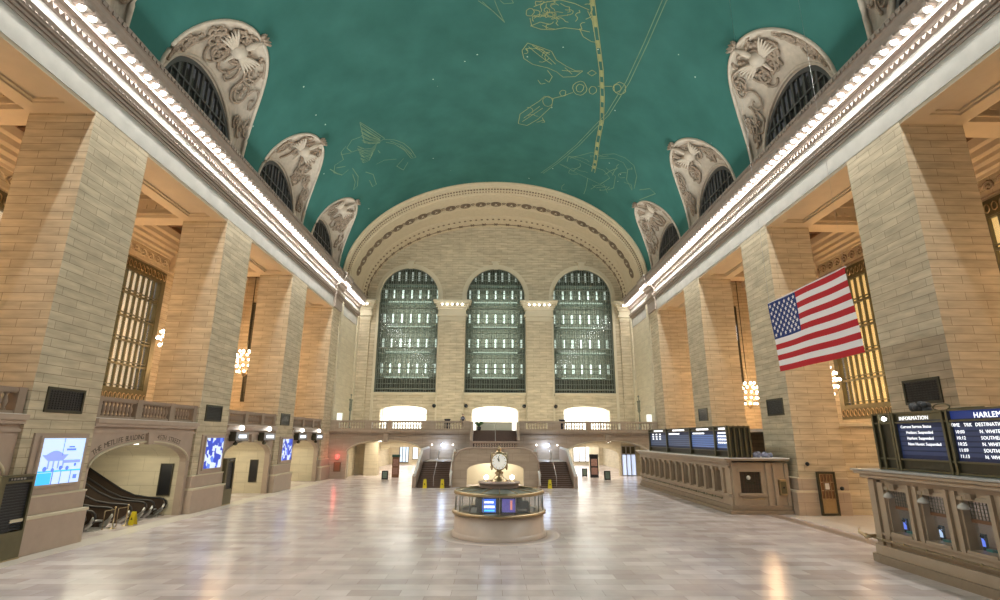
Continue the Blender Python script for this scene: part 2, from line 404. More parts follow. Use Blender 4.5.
#CONST-BEGIN
CONST = {
 'ecliptic': [[(6.4,29.8),(7.6,33.8),(8.5,36.8),(9.2,39.8),(9.8,43.0),(10.1,46.6),(10.5,49.8),(10.7,52.2)]],
 'equator': [[(11.1,28.0),(11.0,28.5),(10.9,32.6),(10.7,37.0),(10.1,41.9),(9.7,43.4),(8.4,48.3),(6.8,52.8),(5.4,55.9)]],
 'crab': [[(2.6,32.2),(2.5,32.4),(2.4,32.6),(2.3,32.6),(2.1,32.6),(2.0,32.5),(2.0,32.3),(2.0,32.1),(2.1,32.0),(2.2,31.9),(2.4,31.9),(2.5,32.0),(2.6,32.2)],[(2.5,31.7),(3.3,31.2),(4.3,30.8),(5.4,30.9),(6.5,31.2)],[(2.3,32.8),(2.5,33.6),(3.2,33.8),(4.1,33.7),(5.0,33.3),(6.0,33.2),(6.9,33.2)],[(6.1,33.1),(6.5,33.8),(7.2,34.1),(7.7,34.0)],[(2.4,33.6),(3.1,33.1),(3.9,33.2)],[(6.4,31.3),(6.9,32.1),(7.2,33.1)],[(3.4,31.3),(3.4,31.6),(3.5,31.7),(3.7,31.8),(3.7,32.0),(3.5,32.2),(3.2,32.2)],[(4.8,31.6),(5.0,31.6),(5.2,31.5),(5.4,31.6),(5.4,31.8),(5.2,32.0),(5.0,32.0)],[(3.9,32.7),(4.0,32.5),(4.3,32.5),(4.4,32.3),(4.7,32.2),(4.9,32.1),(5.1,32.1)],[(4.4,31.1),(4.6,31.2),(4.8,31.3),(5.1,31.3),(5.1,31.5),(5.2,31.7),(5.0,31.8)],[(4.7,31.9),(4.5,31.9),(4.3,31.9),(4.0,32.0),(3.8,32.0),(3.6,32.1),(3.6,32.4)],[(3.7,32.4),(3.5,32.6),(3.4,32.4),(3.1,32.4),(2.9,32.4),(2.7,32.6),(2.5,32.6)],[(4.1,32.9),(4.0,33.1),(3.8,33.2),(3.6,33.3),(3.6,33.6),(3.7,33.7),(3.7,33.7)],[(3.5,31.9),(3.6,32.1),(3.9,32.1),(4.0,32.2),(4.0,32.4),(3.8,32.5),(3.6,32.5)],[(2.5,32.0),(2.8,32.0),(3.0,32.1),(3.0,32.3),(3.0,32.5),(2.8,32.6),(2.6,32.8)],[(4.3,31.3),(4.1,31.2),(3.9,31.3),(3.7,31.4),(3.8,31.6),(4.0,31.7),(4.1,31.9)],[(3.7,31.3),(3.9,31.2),(4.0,31.1),(4.0,31.0),(3.8,31.0),(3.6,31.1),(3.4,31.1)],[(2.7,32.5),(2.5,32.6),(2.5,32.8),(2.5,32.9),(2.5,33.0),(2.6,33.1),(2.5,32.9)],[(3.5,32.1),(3.8,32.1),(4.0,32.0),(4.2,32.1),(4.2,32.3),(4.3,32.5),(4.5,32.6)],[(3.5,31.6),(3.3,31.8),(3.3,32.0),(3.5,32.1),(3.5,32.3),(3.4,32.5),(3.1,32.5)],[(6.4,32.1),(6.6,31.9),(6.7,31.8),(6.8,31.6),(6.6,31.4),(6.7,31.2),(6.7,31.2)],[(4.0,32.7),(4.2,32.5),(4.4,32.5),(4.6,32.4),(4.8,32.5),(5.0,32.7),(5.2,32.7)],[(6.4,30.6),(6.6,30.7),(6.6,30.9),(6.7,31.0),(6.7,31.2),(6.7,31.3),(6.7,31.5)],[(2.7,31.6),(2.6,31.4),(2.6,31.2),(2.8,31.2),(3.0,31.2),(2.9,31.2),(3.1,31.1)],[(6.1,30.8),(6.3,30.7),(6.5,30.7),(6.6,30.8),(6.6,31.0),(6.7,31.2),(6.7,31.3)],[(6.4,32.4),(6.2,32.5),(6.1,32.7),(6.2,32.9),(6.3,33.1),(6.2,33.1),(6.1,33.2)],[(3.1,32.1),(3.1,31.9),(3.0,31.7),(3.0,31.5),(3.1,31.4),(3.2,31.2),(3.2,31.1)],[(5.8,31.4),(5.9,31.6),(5.7,31.7),(5.6,31.9),(5.8,32.1),(5.8,32.3),(5.7,32.5)],[(4.5,33.2),(4.3,33.0),(4.4,32.8),(4.3,32.6),(4.1,32.5),(4.1,32.3),(4.1,32.1)],[(3.3,33.4),(3.6,33.5),(3.8,33.6),(4.0,33.6),(4.3,33.6),(4.3,33.6),(4.2,33.6)],[(3.9,32.4),(3.7,32.4),(3.5,32.3),(3.2,32.4),(3.1,32.6),(2.8,32.6),(2.6,32.6)],[(6.8,31.9),(6.7,31.8),(6.6,31.6),(6.7,31.4),(6.7,31.2),(6.7,31.2),(6.7,31.2)]],
 'fish': [[(1.9,36.3),(2.3,35.4),(3.3,35.7),(4.3,36.0),(4.8,36.9),(5.7,37.4),(6.5,37.7),(7.1,37.5),(6.6,38.4),(5.6,38.8),(5.0,38.3),(4.2,38.0),(2.9,37.8),(2.1,37.2),(1.9,36.3)],[(2.4,35.8),(3.4,36.7),(4.5,37.5)],[(2.7,35.6),(3.8,36.4),(4.8,37.4)],[(3.0,35.7),(4.2,36.4)],[(5.6,37.6),(6.3,38.2)],[(5.4,38.0),(6.9,37.7)],[(4.2,38.3),(4.7,39.0),(4.5,39.8),(4.1,39.5)],[(3.5,39.7),(3.8,40.2),(4.2,40.0)],[(7.5,37.6),(7.8,37.1),(8.2,37.3),(7.9,37.8),(7.5,37.6)],[(4.2,36.8),(4.1,37.0),(3.9,37.2),(3.7,37.4),(3.4,37.4)],[(2.3,36.3),(2.2,36.0),(2.4,36.0),(2.5,36.0),(2.7,35.9)],[(3.7,36.0),(3.4,35.9),(3.2,36.0),(3.0,35.9),(2.7,36.0)],[(2.1,36.1),(2.3,36.1),(2.4,36.4),(2.3,36.6),(2.1,36.6)],[(3.6,36.7),(3.6,36.5),(3.7,36.2),(4.0,36.2),(4.2,36.1)],[(3.9,37.1),(3.9,36.9),(3.8,36.7),(3.9,36.4),(4.0,36.2)]],
 'fish2': [[(2.1,46.6),(2.2,45.0),(3.1,43.7),(3.9,42.6),(4.3,41.8),(5.1,41.9),(5.1,43.1),(4.6,44.2),(4.0,45.5),(3.0,46.8),(2.1,46.6)],[(2.6,45.6),(4.0,43.4)],[(2.5,46.2),(4.3,43.6)],[(5.1,42.3),(5.1,42.7),(5.0,43.0),(4.8,43.2),(4.5,43.2),(4.3,42.9),(4.2,42.6),(4.2,42.2),(4.4,41.9),(4.6,41.7),(4.8,41.8),(5.0,42.0),(5.1,42.3)],[(7.8,39.5),(7.8,39.9),(7.6,40.4),(7.4,40.6),(7.0,40.6),(6.8,40.4),(6.6,39.9),(6.6,39.5),(6.8,39.1),(7.1,38.8),(7.4,38.8),(7.6,39.1),(7.8,39.5)],[(7.5,39.6),(7.5,39.8),(7.4,40.1),(7.3,40.2),(7.1,40.2),(7.0,40.1),(6.9,39.8),(6.9,39.6),(7.0,39.3),(7.1,39.2),(7.3,39.2),(7.5,39.3),(7.5,39.6)],[(8.6,39.3),(8.6,39.6),(8.5,39.8),(8.4,40.0),(8.2,40.0),(8.1,39.9),(8.0,39.6),(8.0,39.4),(8.1,39.1),(8.2,39.0),(8.4,39.0),(8.5,39.1),(8.6,39.3)],[(6.1,40.8),(6.1,41.0),(6.1,41.2),(5.9,41.3),(5.8,41.3),(5.7,41.2),(5.6,41.0),(5.6,40.8),(5.7,40.6),(5.8,40.5),(6.0,40.5),(6.1,40.6),(6.1,40.8)],[(5.1,41.9),(5.9,41.3),(6.7,40.5)],[(10.7,37.8),(10.8,38.2),(10.7,38.5),(10.5,38.8),(10.2,38.8),(10.0,38.7),(9.9,38.4),(9.8,38.0),(10.0,37.6),(10.1,37.4),(10.4,37.4),(10.6,37.5),(10.7,37.8)],[(10.4,38.0),(10.4,38.3),(10.3,38.5),(10.2,38.7),(10.0,38.7),(9.9,38.6),(9.8,38.4),(9.8,38.1),(9.9,37.9),(10.0,37.8),(10.1,37.7),(10.3,37.8),(10.4,38.0)],[(8.6,38.8),(9.7,38.2)],[(4.4,45.1),(4.5,45.4),(4.7,45.7),(4.7,45.8),(4.4,45.9)],[(3.4,44.5),(3.4,44.2),(3.3,43.9),(3.1,43.8),(2.8,43.8)],[(4.0,45.0),(3.7,45.0),(3.5,44.8),(3.2,44.9),(3.0,45.2)],[(4.7,45.6),(4.4,45.6),(4.2,45.8),(4.0,46.0),(3.9,46.0)]],
 'winged_horse': [[(-12.5,41.7),(-11.8,43.6),(-11.1,45.6),(-11.8,45.9),(-12.8,44.8),(-12.5,41.7)],[(-12.5,42.0),(-12.0,43.6),(-11.4,45.3)],[(-12.6,42.3),(-12.1,43.8),(-11.5,45.4)],[(-12.6,42.6),(-12.1,44.0),(-11.5,45.5)],[(-12.7,42.9),(-12.2,44.3),(-11.5,45.6)],[(-12.7,43.2),(-12.2,44.5),(-11.5,45.6)],[(-12.8,43.5),(-12.3,44.7),(-11.5,45.7)],[(-12.8,43.8),(-12.3,44.9),(-11.6,45.8)],[(-12.9,44.2),(-12.4,45.2),(-11.6,45.9)],[(-12.9,44.5),(-12.4,45.4),(-11.6,46.0)],[(-13.4,44.7),(-13.0,45.7),(-12.4,46.2),(-11.7,45.7)],[(-13.5,45.0),(-13.1,45.9),(-12.5,46.4),(-11.9,46.0)],[(-13.5,45.3),(-13.1,46.2),(-12.5,46.6),(-12.0,46.2)],[(-13.5,45.6),(-13.2,46.4),(-12.6,46.8),(-12.1,46.4)],[(-13.5,45.9),(-13.3,46.7),(-12.7,47.0),(-12.2,46.6)],[(-13.5,46.3),(-13.3,46.9),(-12.7,47.2),(-12.4,46.8)],[(-13.6,46.6),(-13.4,47.2),(-12.8,47.4),(-12.5,47.0)],[(-13.6,46.9),(-13.4,47.5),(-12.9,47.6),(-12.6,47.2)],[(-13.6,47.3),(-13.5,47.7),(-13.0,47.8),(-12.8,47.4)],[(-11.2,45.7),(-10.3,46.5),(-9.6,47.6),(-9.1,49.1),(-8.8,50.9),(-9.3,50.8),(-9.7,48.9),(-10.4,47.2),(-11.1,46.3)],[(-10.0,47.9),(-9.4,49.5),(-9.1,50.7)],[(-10.7,46.4),(-9.8,47.9),(-9.1,50.1)],[(-10.0,50.3),(-10.9,51.2),(-10.4,52.5),(-9.7,51.3)],[(-12.0,47.0),(-11.9,47.6)],[(-12.6,49.1),(-11.8,49.1),(-10.7,49.9)],[(-12.8,43.7),(-13.6,43.4),(-14.2,44.0),(-14.0,45.0),(-13.1,45.4)],[(-14.2,43.7),(-14.7,44.0),(-14.8,45.2),(-15.5,45.0),(-15.8,45.8),(-15.4,47.1),(-14.8,47.1)],[(-14.8,44.3),(-14.1,45.0)],[(-15.5,45.5),(-14.9,46.3)],[(-14.5,47.3),(-14.4,49.2),(-14.8,50.6),(-15.2,50.7),(-14.8,49.7),(-14.7,48.2)],[(-13.7,49.3),(-13.2,50.5),(-13.3,52.6),(-13.7,52.6),(-13.7,51.1)],[(-15.9,44.9),(-15.6,46.5)]],
 'lower_figure': [[(7.7,50.9),(9.0,51.0),(10.4,51.2),(11.6,50.9),(12.4,51.7),(11.8,53.9),(10.4,53.9),(8.9,53.7),(7.8,53.1),(7.1,53.0),(8.1,53.4)],[(10.9,48.3),(11.9,47.2),(12.9,46.9),(13.8,47.2),(14.4,48.5),(14.7,50.7)],[(10.8,49.1),(12.0,48.0),(12.9,47.8),(13.5,48.5),(13.8,50.2),(14.6,51.2)],[(11.7,50.3),(12.8,50.8),(13.1,53.1),(12.7,54.2)],[(10.4,53.9),(10.6,56.2),(10.6,57.7)],[(12.1,53.5),(12.8,54.8)],[(15.1,50.2),(15.7,48.6),(16.2,48.5),(15.9,49.9),(15.5,51.7)],[(8.0,51.2),(9.9,48.7),(11.1,48.5)],[(13.7,50.9),(14.0,50.7),(14.3,50.4),(14.4,50.6),(14.5,50.8),(14.6,51.2)],[(12.0,54.8),(12.0,55.2),(12.1,55.0),(12.4,54.6),(12.6,54.1),(12.7,53.4)],[(8.6,58.4),(8.2,58.7),(8.1,58.7),(8.0,58.3),(8.0,57.7),(8.2,57.1)],[(12.5,51.0),(12.5,50.5),(12.5,49.9),(12.6,49.4),(12.5,49.0),(12.6,48.5)],[(7.8,52.1),(7.8,51.6),(7.8,51.1),(8.0,50.8),(8.4,50.6),(8.7,50.3)],[(10.0,49.6),(9.9,49.4),(10.2,49.2),(10.3,49.2),(10.2,49.3),(10.3,49.1)],[(9.3,54.0),(9.0,54.1),(8.6,54.4),(8.3,54.3),(8.3,53.7),(8.5,53.2)],[(13.5,48.4),(13.7,48.0),(13.8,48.0),(13.7,47.7),(13.7,47.7),(13.8,47.9)],[(12.5,53.6),(12.2,54.1),(11.9,54.5),(11.6,55.0),(11.3,55.0),(11.1,54.8)],[(13.6,50.0),(13.3,50.5),(13.0,50.5),(13.0,50.0),(13.2,49.5),(13.5,49.1)],[(11.8,51.6),(12.0,51.1),(12.1,50.6),(12.3,50.1),(12.5,49.6),(12.7,49.1)],[(9.1,51.5),(9.3,51.9),(9.2,52.4),(8.9,52.9),(8.8,53.4),(8.5,53.7)],[(10.5,49.0),(10.8,48.7),(11.1,48.5),(11.2,48.4),(11.4,48.1),(11.5,48.1)],[(8.5,53.1),(8.9,52.9),(9.2,53.0),(9.5,53.0),(9.9,52.8),(10.2,52.8)],[(11.1,55.9),(11.3,55.3),(11.4,54.7),(11.7,54.2),(12.0,53.9),(12.3,54.0)],[(8.4,50.7),(8.7,50.6),(9.1,50.4),(9.4,50.4),(9.7,50.4),(10.0,50.6)]],
 'corner_figure': [[(-1.6,31.3),(-0.6,32.2),(0.4,33.4),(-0.1,32.2),(-0.4,31.3)],[(0.0,31.3),(0.3,31.6),(1.0,31.5),(0.8,31.1)],[(-1.3,31.4),(0.3,33.2)]],}
for nm_, lines in CONST.items():
    mb_ = MB(); w_ = .055
    if nm_ in ('ecliptic', 'equator'):
        for off in ((-.16, .16) if nm_ == 'ecliptic' else (-.12, .12)):
            for ln_ in lines: ribbon(mb_, [(x_+off, y__) for x_, y__ in ln_], .06)
        if nm_ == 'ecliptic':
            for ln_ in lines:
                for q_ in range(len(ln_)-1):
                    for h_ in (0, .45):
                        a_ = Vector(ln_[q_]).lerp(Vector(ln_[q_+1]), h_); b__ = Vector(ln_[q_]).lerp(Vector(ln_[q_+1]), h_+.25); ribbon(mb_, [tuple(a_), tuple(b__)], .22)
    else:
        for ln_ in lines: ribbon(mb_, ln_, w_)
    mb_.build('painted_' + {'fish2': 'second_fish', 'lower_figure': 'rearing_figure'}.get(nm_, nm_), GOLD if nm_ in ('ecliptic', 'crab', 'fish', 'fish2') else GOLDF, bpy.data.objects['ceiling'])
#CONST-END

# ------------------------------------------------------------------ cornices
PROF = [(0, 18.62), (0, 19.72), (.06, 19.72), (.06, 19.84), (.01, 19.86), (.01, 19.9), (.10, 19.9), (.10, 20.02), (.04, 20.04), (.04, 20.09), (.15, 20.1), (.16, 20.16), (.2, 20.2), (.28, 20.43), (.23, 20.47), (.02, 20.47),
        (.02, 21.0), (.10, 21.12), (.26, 21.24), (.30, 21.4), (.5, 21.46), (.5, 21.8), (.92, 21.8), (.92, 21.98), (1.0, 22.1), (1.02, 22.3), (1.1, 22.4), (1.12, 22.6), (1.0, 22.7), (-.9, 22.7)]
def cornice(side):
    m = MB(); m2 = MB()
    ends = [(YB, 57.2, 0), (57.2, 60.0, .22), (60.0, 69.2, 0)]
    for (a, b_, o) in ends:
        pr_ = [(side*(W-p-o), z) for p, z in PROF]
        light = [(q, z) for q, z in pr_[:12]]
        m.prism([(x, z) for x, z in pr_] + [(side*(W+.9), 18.62)], a, b_, lambda u, v, d: (u, d, v))
    # dentils and fluted modillions
    y = YB
    while y < 69:
        o = .22 if 57.2 < y < 60 else 0
        xa, xb = sorted((side*(W-.14-o), side*(W-.23-o)))
        m2.box(xa, xb, y, y+.14, 20.2, 20.36)
        y += .26
    k = 0; y = 5.0
    while y < 68.6:
        o = .22 if 57.2 < y < 60 else 0
        xa, xb = sorted((side*(W-.48-o), side*(W-1.0-o)))
        m2.box(xa, xb, y-.08, y+.07, 21.66, 21.84)
        y += .62
    y = 5.0
    while y < 68.8:
        xa, xb = sorted((side*(W-1.10), side*(W-1.16)))
        m2.box(xa, xb, y, y+.16, 22.34, 22.52); y += .31
    # hanging leaf band above the frieze
    y = 5.0
    while y < 68.8:
        o = .22 if 57.2 < y < 60 else 0
        x = side*(W-.24-o)
        m2.face([(x, y, 21.25), (x, y+.31, 21.25), (x, y+.155, 21.0)]); y += .31
    t = struct('trim_4' if side < 0 else 'trim_5', m, CORN)
    d = m2.build('modillions', CORN, t)
    m3 = MB(); xa, xb = sorted((side*(W-.505), side*(W-.90))); m3.box(xa, xb, 5, 57.1, 21.77, 21.795); xa, xb = sorted((side*(W-.495), side*(W-.51))); m3.box(xa, xb, 5, 57.1, 21.6, 21.795)
    m3.build('lamp_coffers', SOFT, t)
    return t
cornice(-1); cornice(1)
# pale frieze band and architrave face, lit from the ledge
for side, nm in ((-1, 'trim_6'), (1, 'trim_7')):
    xa, xb = sorted((side*(W-.021), side*(W-.05)))
    fm = MB().box(xa, xb, YB, 69, 20.48, 21.02)
    xa, xb = sorted((side*(W+.01), side*(W-.012)))
    fm.box(xa, xb, YB, 69, 18.62, 19.745)
    struct(nm, fm, plain('pale_frieze_'+('a' if side < 0 else 'b'), (.42, .405, .36), .8, noise=.22, nscale=1.3))
# lamps between the modillions
for side in (-1, 1):
    first = None; k = 0; y = 13.0+.31-.13
    while y < 68.4:
        if first is None:
            mb = MB().sphere((0, 0, 0), .15, 8, 6)
            first = mb.build('cornice_lamp', WHITEBULB); o = first
        else:
            o = first.copy(); C.objects.link(o)
        o.location = (side*(W-.76-(.22 if 57.2 < y < 60 else 0)), y, 21.64)
        nm = 'left' if side < 0 else 'right'
        tag(o, f'small glowing white bulb set between the modillions of the {nm} cornice', 'lamp', f'bulbs along the {nm} cornice')
        y += .62

# ------------------------------------------------------------------ piers
PL = {0: 'behind', 1: 'nearest full', 2: 'second', 3: 'third', 4: 'last, at the balcony corner,'}
for side in (-1, 1):
    sn = 'left' if side < 0 else 'right'
    for k, (ya, yb) in enumerate(PY):
        xa, xb = sorted((side*W, side*(W+2.95)))
        ex = {(-1, 1): 'tall limestone pier with the widest blue advertising screen', (-1, 2): 'second limestone pier on the left, beyond the escalators',
              (-1, 3): 'third limestone pier on the left, between the hanging lit signs', (-1, 4): 'last limestone pier on the left, at the balcony corner',
              (1, 1): 'nearest tall limestone pier on the right, rising behind the large departure board', (1, 2): 'right limestone pier with a small brass door, behind the flag',
              (1, 3): 'third limestone pier on the right, rising behind the far row of boards', (1, 4): 'last limestone pier on the right, at the balcony corner',
              (-1, 0): 'limestone pier at the left edge of the photo, just outside', (1, 0): 'limestone pier at the right edge of the photo, just outside'}[(side, k)]
        root = thing('stone_pier', ((xa+xb)/2, (ya+yb)/2, 0), ex, 'pier', 'square piers along the hall')
        s_ = MB()
        s_.box(xa, xb, ya, yb, 2.15, 18.62)
        s_.build('shaft', LIME, root)
        p_ = MB()
        px0, px1 = sorted((side*(W-.30), side*(W+2.95)))
        p_.box(px0, px1, ya-.05, yb+.12, 0, 1.3); 
        px0, px1 = sorted((side*(W-.14), side*(W+2.95)))
        p_.box(px0, px1, ya-.03, yb+.06, 1.42, 2.12)
        p_.build('plinth', PINK if side < 0 else BOTT, root, bevel=.03)
        q_ = MB(); px0, px1 = sorted((side*(W-.34), side*(W+2.95))); q_.box(px0, px1, ya-.055, yb+.16, 1.3, 1.42)
        px0, px1 = sorted((side*(W-.17), side*(W+2.95))); q_.box(px0, px1, ya-.04, yb+.08, 2.08, 2.16)
        q_.build('plinth_moulding', CREAM, root, bevel=.02)
        # bronze vent plate high on the nave face
        if k in (1, 2, 3):
            z0, z1 = (5.34, 6.35) if side < 0 else (5.9, 6.98)
            y0 = ya + .7; y1 = y0 + 2.0
            pl = thing('vent_grille', (side*W, (y0+y1)/2, z0), f'dark square bronze vent grille on the {sn} pier {["","nearest the viewer","second from the viewer","third from the viewer"][k]}', 'vent', 'bronze vents on the piers')
            f = MB(); xo, xi = side*(W+.01), side*(W-.06)
            f = slab([(y0, z0), (y1, z0), (y1, z1), (y0, z1)], [[(y0+.1, z0+.1), (y1-.1, z0+.1), (y1-.1, z1-.1), (y0+.1, z1-.1)]], xo, xi, FX)
            f.build('frame', BRONZE, pl)
            g = MB()
            for j in range(9):
                z = z0+.12+(z1-z0-.24)*j/8
                g.box(min(side*W, side*(W-.03)), max(side*W, side*(W-.03)), y0+.1, y1-.1, z-.02, z+.02)
            for j in range(13):
                y = y0+.1+(y1-y0-.2)*j/12; g.box(min(side*W, side*(W-.025)), max(side*W, side*(W-.025)), y-.015, y+.015, z0+.1, z1-.1)
            g.box(min(side*(W+.02), side*(W-.005)), max(side*(W+.02), side*(W-.005)), y0+.1, y1-.1, z0+.1, z1-.1)
            g.build('louvres', BLACK, pl)

# lintels over the bays: soffit with recessed panel, and the upper wall behind the cornice
for side in (-1, 1):
    wl = MB(); sp = MB(); edges = [YB] + [v for p in PY for v in p] + [69]
    xa, xb = sorted((side*(W+.005), side*(W+2.95)))
    wl.box(xa, xb, YB, 60, 18.63, 22.65)
    spans = [(YB, PY[0][0])] + [(PY[k][1], PY[k+1][0]) for k in range(4)]
    for (a, b_) in spans:
        o1 = side*(W+.25); o2 = side*(W+2.7); x0, x1 = min(o1, o2), max(o1, o2)
        # raised soffit border leaving a sunk panel
        X0, X1 = min(side*(W+.02), side*(W+2.95)), max(side*(W+.02), side*(W+2.95))
        sl = slab([(X0, a), (X1, a), (X1, b_), (X0, b_)], [[(X0+.75, a+.75), (X1-.75, a+.75), (X1-.75, b_-.75), (X0+.75, b_-.75)]], 18.45, 18.64, lambda u, v, d: (u, v, d))
        sp.v, n0 = sp.v + sl.v, len(sp.v); sp.f += [[i+n0 for i in f] for f in sl.f]; sp.sm += sl.sm
        sl = slab([(X0+.75, a+.75), (X1-.75, a+.75), (X1-.75, b_-.75), (X0+.75, b_-.75)], [[(X0+.9, a+.9), (X1-.9, a+.9), (X1-.9, b_-.9), (X0+.9, b_-.9)]], 18.54, 18.64, lambda u, v, d: (u, v, d))
        sp.v, n0 = sp.v + sl.v, len(sp.v); sp.f += [[i+n0 for i in f] for f in sl.f]; sp.sm += sl.sm
    w = struct('wall_north' if side < 0 else 'wall_south', wl, LIMEP)
    sp.build('soffit_mouldings', LIMEP, w)

# side wall of the last bay beyond the corner piers
for side in (-1, 1):
    xa, xb = sorted((side*(W+.02), side*(W+1)))
    m = MB().box(xa, xb, 60, 69.8, 0, 22.6)
    xa, xb = sorted((side*(W-.18), side*(W+.3))); m.box(xa, xb, 60, 60.9, 5.2, 20.0); m.box(xa, xb, 67.9, 69, 5.2, 20.0)
    struct('wall_northeast' if side < 0 else 'wall_southeast', m, SCREAM)

# ------------------------------------------------------------------ great east arch
AP = [(59.5, -.02, -.02), (59.35, .05, .05), (59.35, .16, .16), (59.6, .2, .25), (59.75, .2, .32), (59.8, .3, .42), (60.1, .32, .5), (60.3, .34, .52), (60.9, .38, .66), (61.3, .42, .76), (61.35, .5, .86),
      (61.55, .5, .88), (62.8, .52, 1.0), (64.4, .55, 1.2), (64.45, .6, 1.25), (66.3, .62, 1.38), (66.6, .66, 1.44), (66.65, .74, 1.52), (66.8, .74, 1.54), (67.0, .78, 1.6), (67.6, .8, 1.7), (67.65, .86, 1.78), (69.05, .9, 2.08)]
am = MB(); NA = 96
am.grid(lambda a, j: (-(W-AP[j][1])*cos(pi*a/NA), AP[j][0], Z0+(VB+.05-AP[j][2])*sin(pi*a/NA)), NA, len(AP)-1, smooth=False, flip=True)
am_o = struct('trim_8', am, plain('arch_stone', (.56, .465, .315), .7, noise=.12, nscale=2.5))
def arch_pt(y, th, dn=0):
    for k in range(len(AP)-1):
        if AP[k][0] <= y <= AP[k+1][0] and k > 4:
            q = (y-AP[k][0])/(AP[k+1][0]-AP[k][0]); ia = AP[k][1]+q*(AP[k+1][1]-AP[k][1]); ib = AP[k][2]+q*(AP[k+1][2]-AP[k][2]); break
    ia += dn; ib += dn
    return Vector((-(W-ia)*cos(th), y, Z0+(VB+.05-ib)*sin(th)))
pm = MB()
NB = 150
for k in range(NB):
    for (y0, dy, rr) in ((60.35, .25, .12), (60.85, .22, .09)):
        c = arch_pt(y0, pi*(k+.5)/NB, .02); pm.sphere(c, rr, 6, 4)
for k in range(70):
    c = arch_pt(67.3, pi*(k+.5)/70, .0); pm.sphere(c, .13, 5, 4, sx=1.4)
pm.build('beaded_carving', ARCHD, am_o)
# leaf band next to the wall
pm = MB()
for k in range(33):
    th = pi*(k+.5)/33; c = arch_pt(68.4, th, .02)
    for j in range(6):
        a = 2*pi*j/6; tang = (arch_pt(68.4, th+.01)-arch_pt(68.4, th-.01)).normalized()
        e = c + tang*.42*cos(a) + Vector((0, .38*sin(a), 0)); pm.tube([c, e], [.11, .06], 4)
for k in range(33):
    th0, th1 = pi*(k+.72)/33, pi*(k+1.28)/33
    pm.tube([arch_pt(68.4, th0, .02), arch_pt(68.4, th1, .02)], .06, 4)
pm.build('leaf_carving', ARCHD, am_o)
for k in range(25):
    th = radians(11) + radians(158)*k/24
    c = arch_pt(63.6, th, .03); tang = (arch_pt(63.6, th+.01)-arch_pt(63.6, th-.01)).normalized()
    nrm = Vector((-c.x/W**2, 0, -(c.z-Z0)/VB**2)).normalized(); yv = nrm.cross(tang)
    rm = MB()
    rm.tube([c + tang*.62*cos(2*pi*j/18) + yv*.55*sin(2*pi*j/18) for j in range(18)], .09, 5, closed=True)
    for j in range(8):
        a = 2*pi*j/8; rm.tube([c + tang*.14*cos(a)+yv*.12*sin(a), c + tang*.5*cos(a)+yv*.42*sin(a) + nrm*.02], [.05, .12], 5)
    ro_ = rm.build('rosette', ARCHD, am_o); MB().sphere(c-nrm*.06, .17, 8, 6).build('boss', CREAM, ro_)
    if k < 24:
        th2 = th + radians(158)/48; c2 = arch_pt(63.6, th2, .0); sc_ = MB()
        t2 = (arch_pt(63.6, th2+.01)-arch_pt(63.6, th2-.01)).normalized()
        for s_ in (-1, 1):
            sc_.tube([c2 + t2*(.22*cos(a)) + Vector((0, s_*(.2+.18*sin(a)), 0)) for a in [i*.9 for i in range(7)]], .05, 4)
        sc_.build('scroll', ARCHD, am_o)

# ------------------------------------------------------------------ east wall with three arched windows and three doorways
WC = [-11.72, .06, 11.9]; WHW = 4.1; WS = 10.05; WSP = 23.1
aw = []
for k in range(61):
    th = pi*k/60; aw.append(((W-.75)*cos(th), Z0+(VB-1.9)*sin(th)))
outer = [(18.4, 4.9), (18.4, 22.6)] + aw + [(-18.4, 22.6), (-18.4, 4.9)]
holes = [arch(c, WHW, WS, WSP, WHW, 36) for c in WC] + [arch(c, 3.0, 5.2, 7.75, .62, 18) for c in (-11.8, .07, 12.0)]
ew = struct('wall_east', slab(outer, holes, 69, 69.9, FY), LIME)
# archivolts, keystones, sills and pilasters
for c in WC:
    a1 = [(c+r*cos(pi*k/36), WSP+r*sin(pi*k/36)) for r, rng in ((4.55, range(37)),) for k in rng] + [(c+3.95*cos(pi*k/36), WSP+3.95*sin(pi*k/36)) for k in reversed(range(37))]
    m = slab([(c+4.55, 22.2)] + [(c+4.55*cos(pi*k/36), WSP+4.55*sin(pi*k/36)) for k in range(37)] + [(c-4.55, 22.2), (c-3.95, 22.2)] + [(c-3.95*cos(pi*k/36), WSP+3.95*sin(pi*k/36)) for k in range(37)] + [(c+3.95, 22.2)], [], 68.85, 69.05, FY)
    m.build('archivolt', CREAM, ew)
    m = MB().tube([(c+4.1*cos(pi*k/36), 68.83, WSP+4.1*sin(pi*k/36)) for k in range(37)], .07, 6); m.build('archivolt_bead', CREAM, ew)
    m = MB().prism([(c-.45, WSP+4.8), (c+.45, WSP+4.8), (c+.28, WSP+3.85), (c-.28, WSP+3.85)], 68.65, 69.0, FY).box(c-.6, c+.6, 68.55, 69, WSP+4.8, WSP+4.95)
    m.build('keystone', CREAM, ew)
    m = MB().box(c-4.1, c+4.1, 68.7, 69.05, WS-.18, WS).box(c-4.0, c+4.0, 68.82, 69.05, WS-.35, WS-.18); m.build('sill', CREAM, ew, bevel=.03)
    for s in (-1, 1):
        m = MB().box(min(c+s*4.02, c+s*4.35), max(c+s*4.02, c+s*4.35), 68.88, 69.05, 5.2, 22.2); m.build('jamb', CREAM, ew)
pil = [(-7.45, -4.05), (4.2, 7.6), (-18.3, -16.75), (16.85, 18.3)]
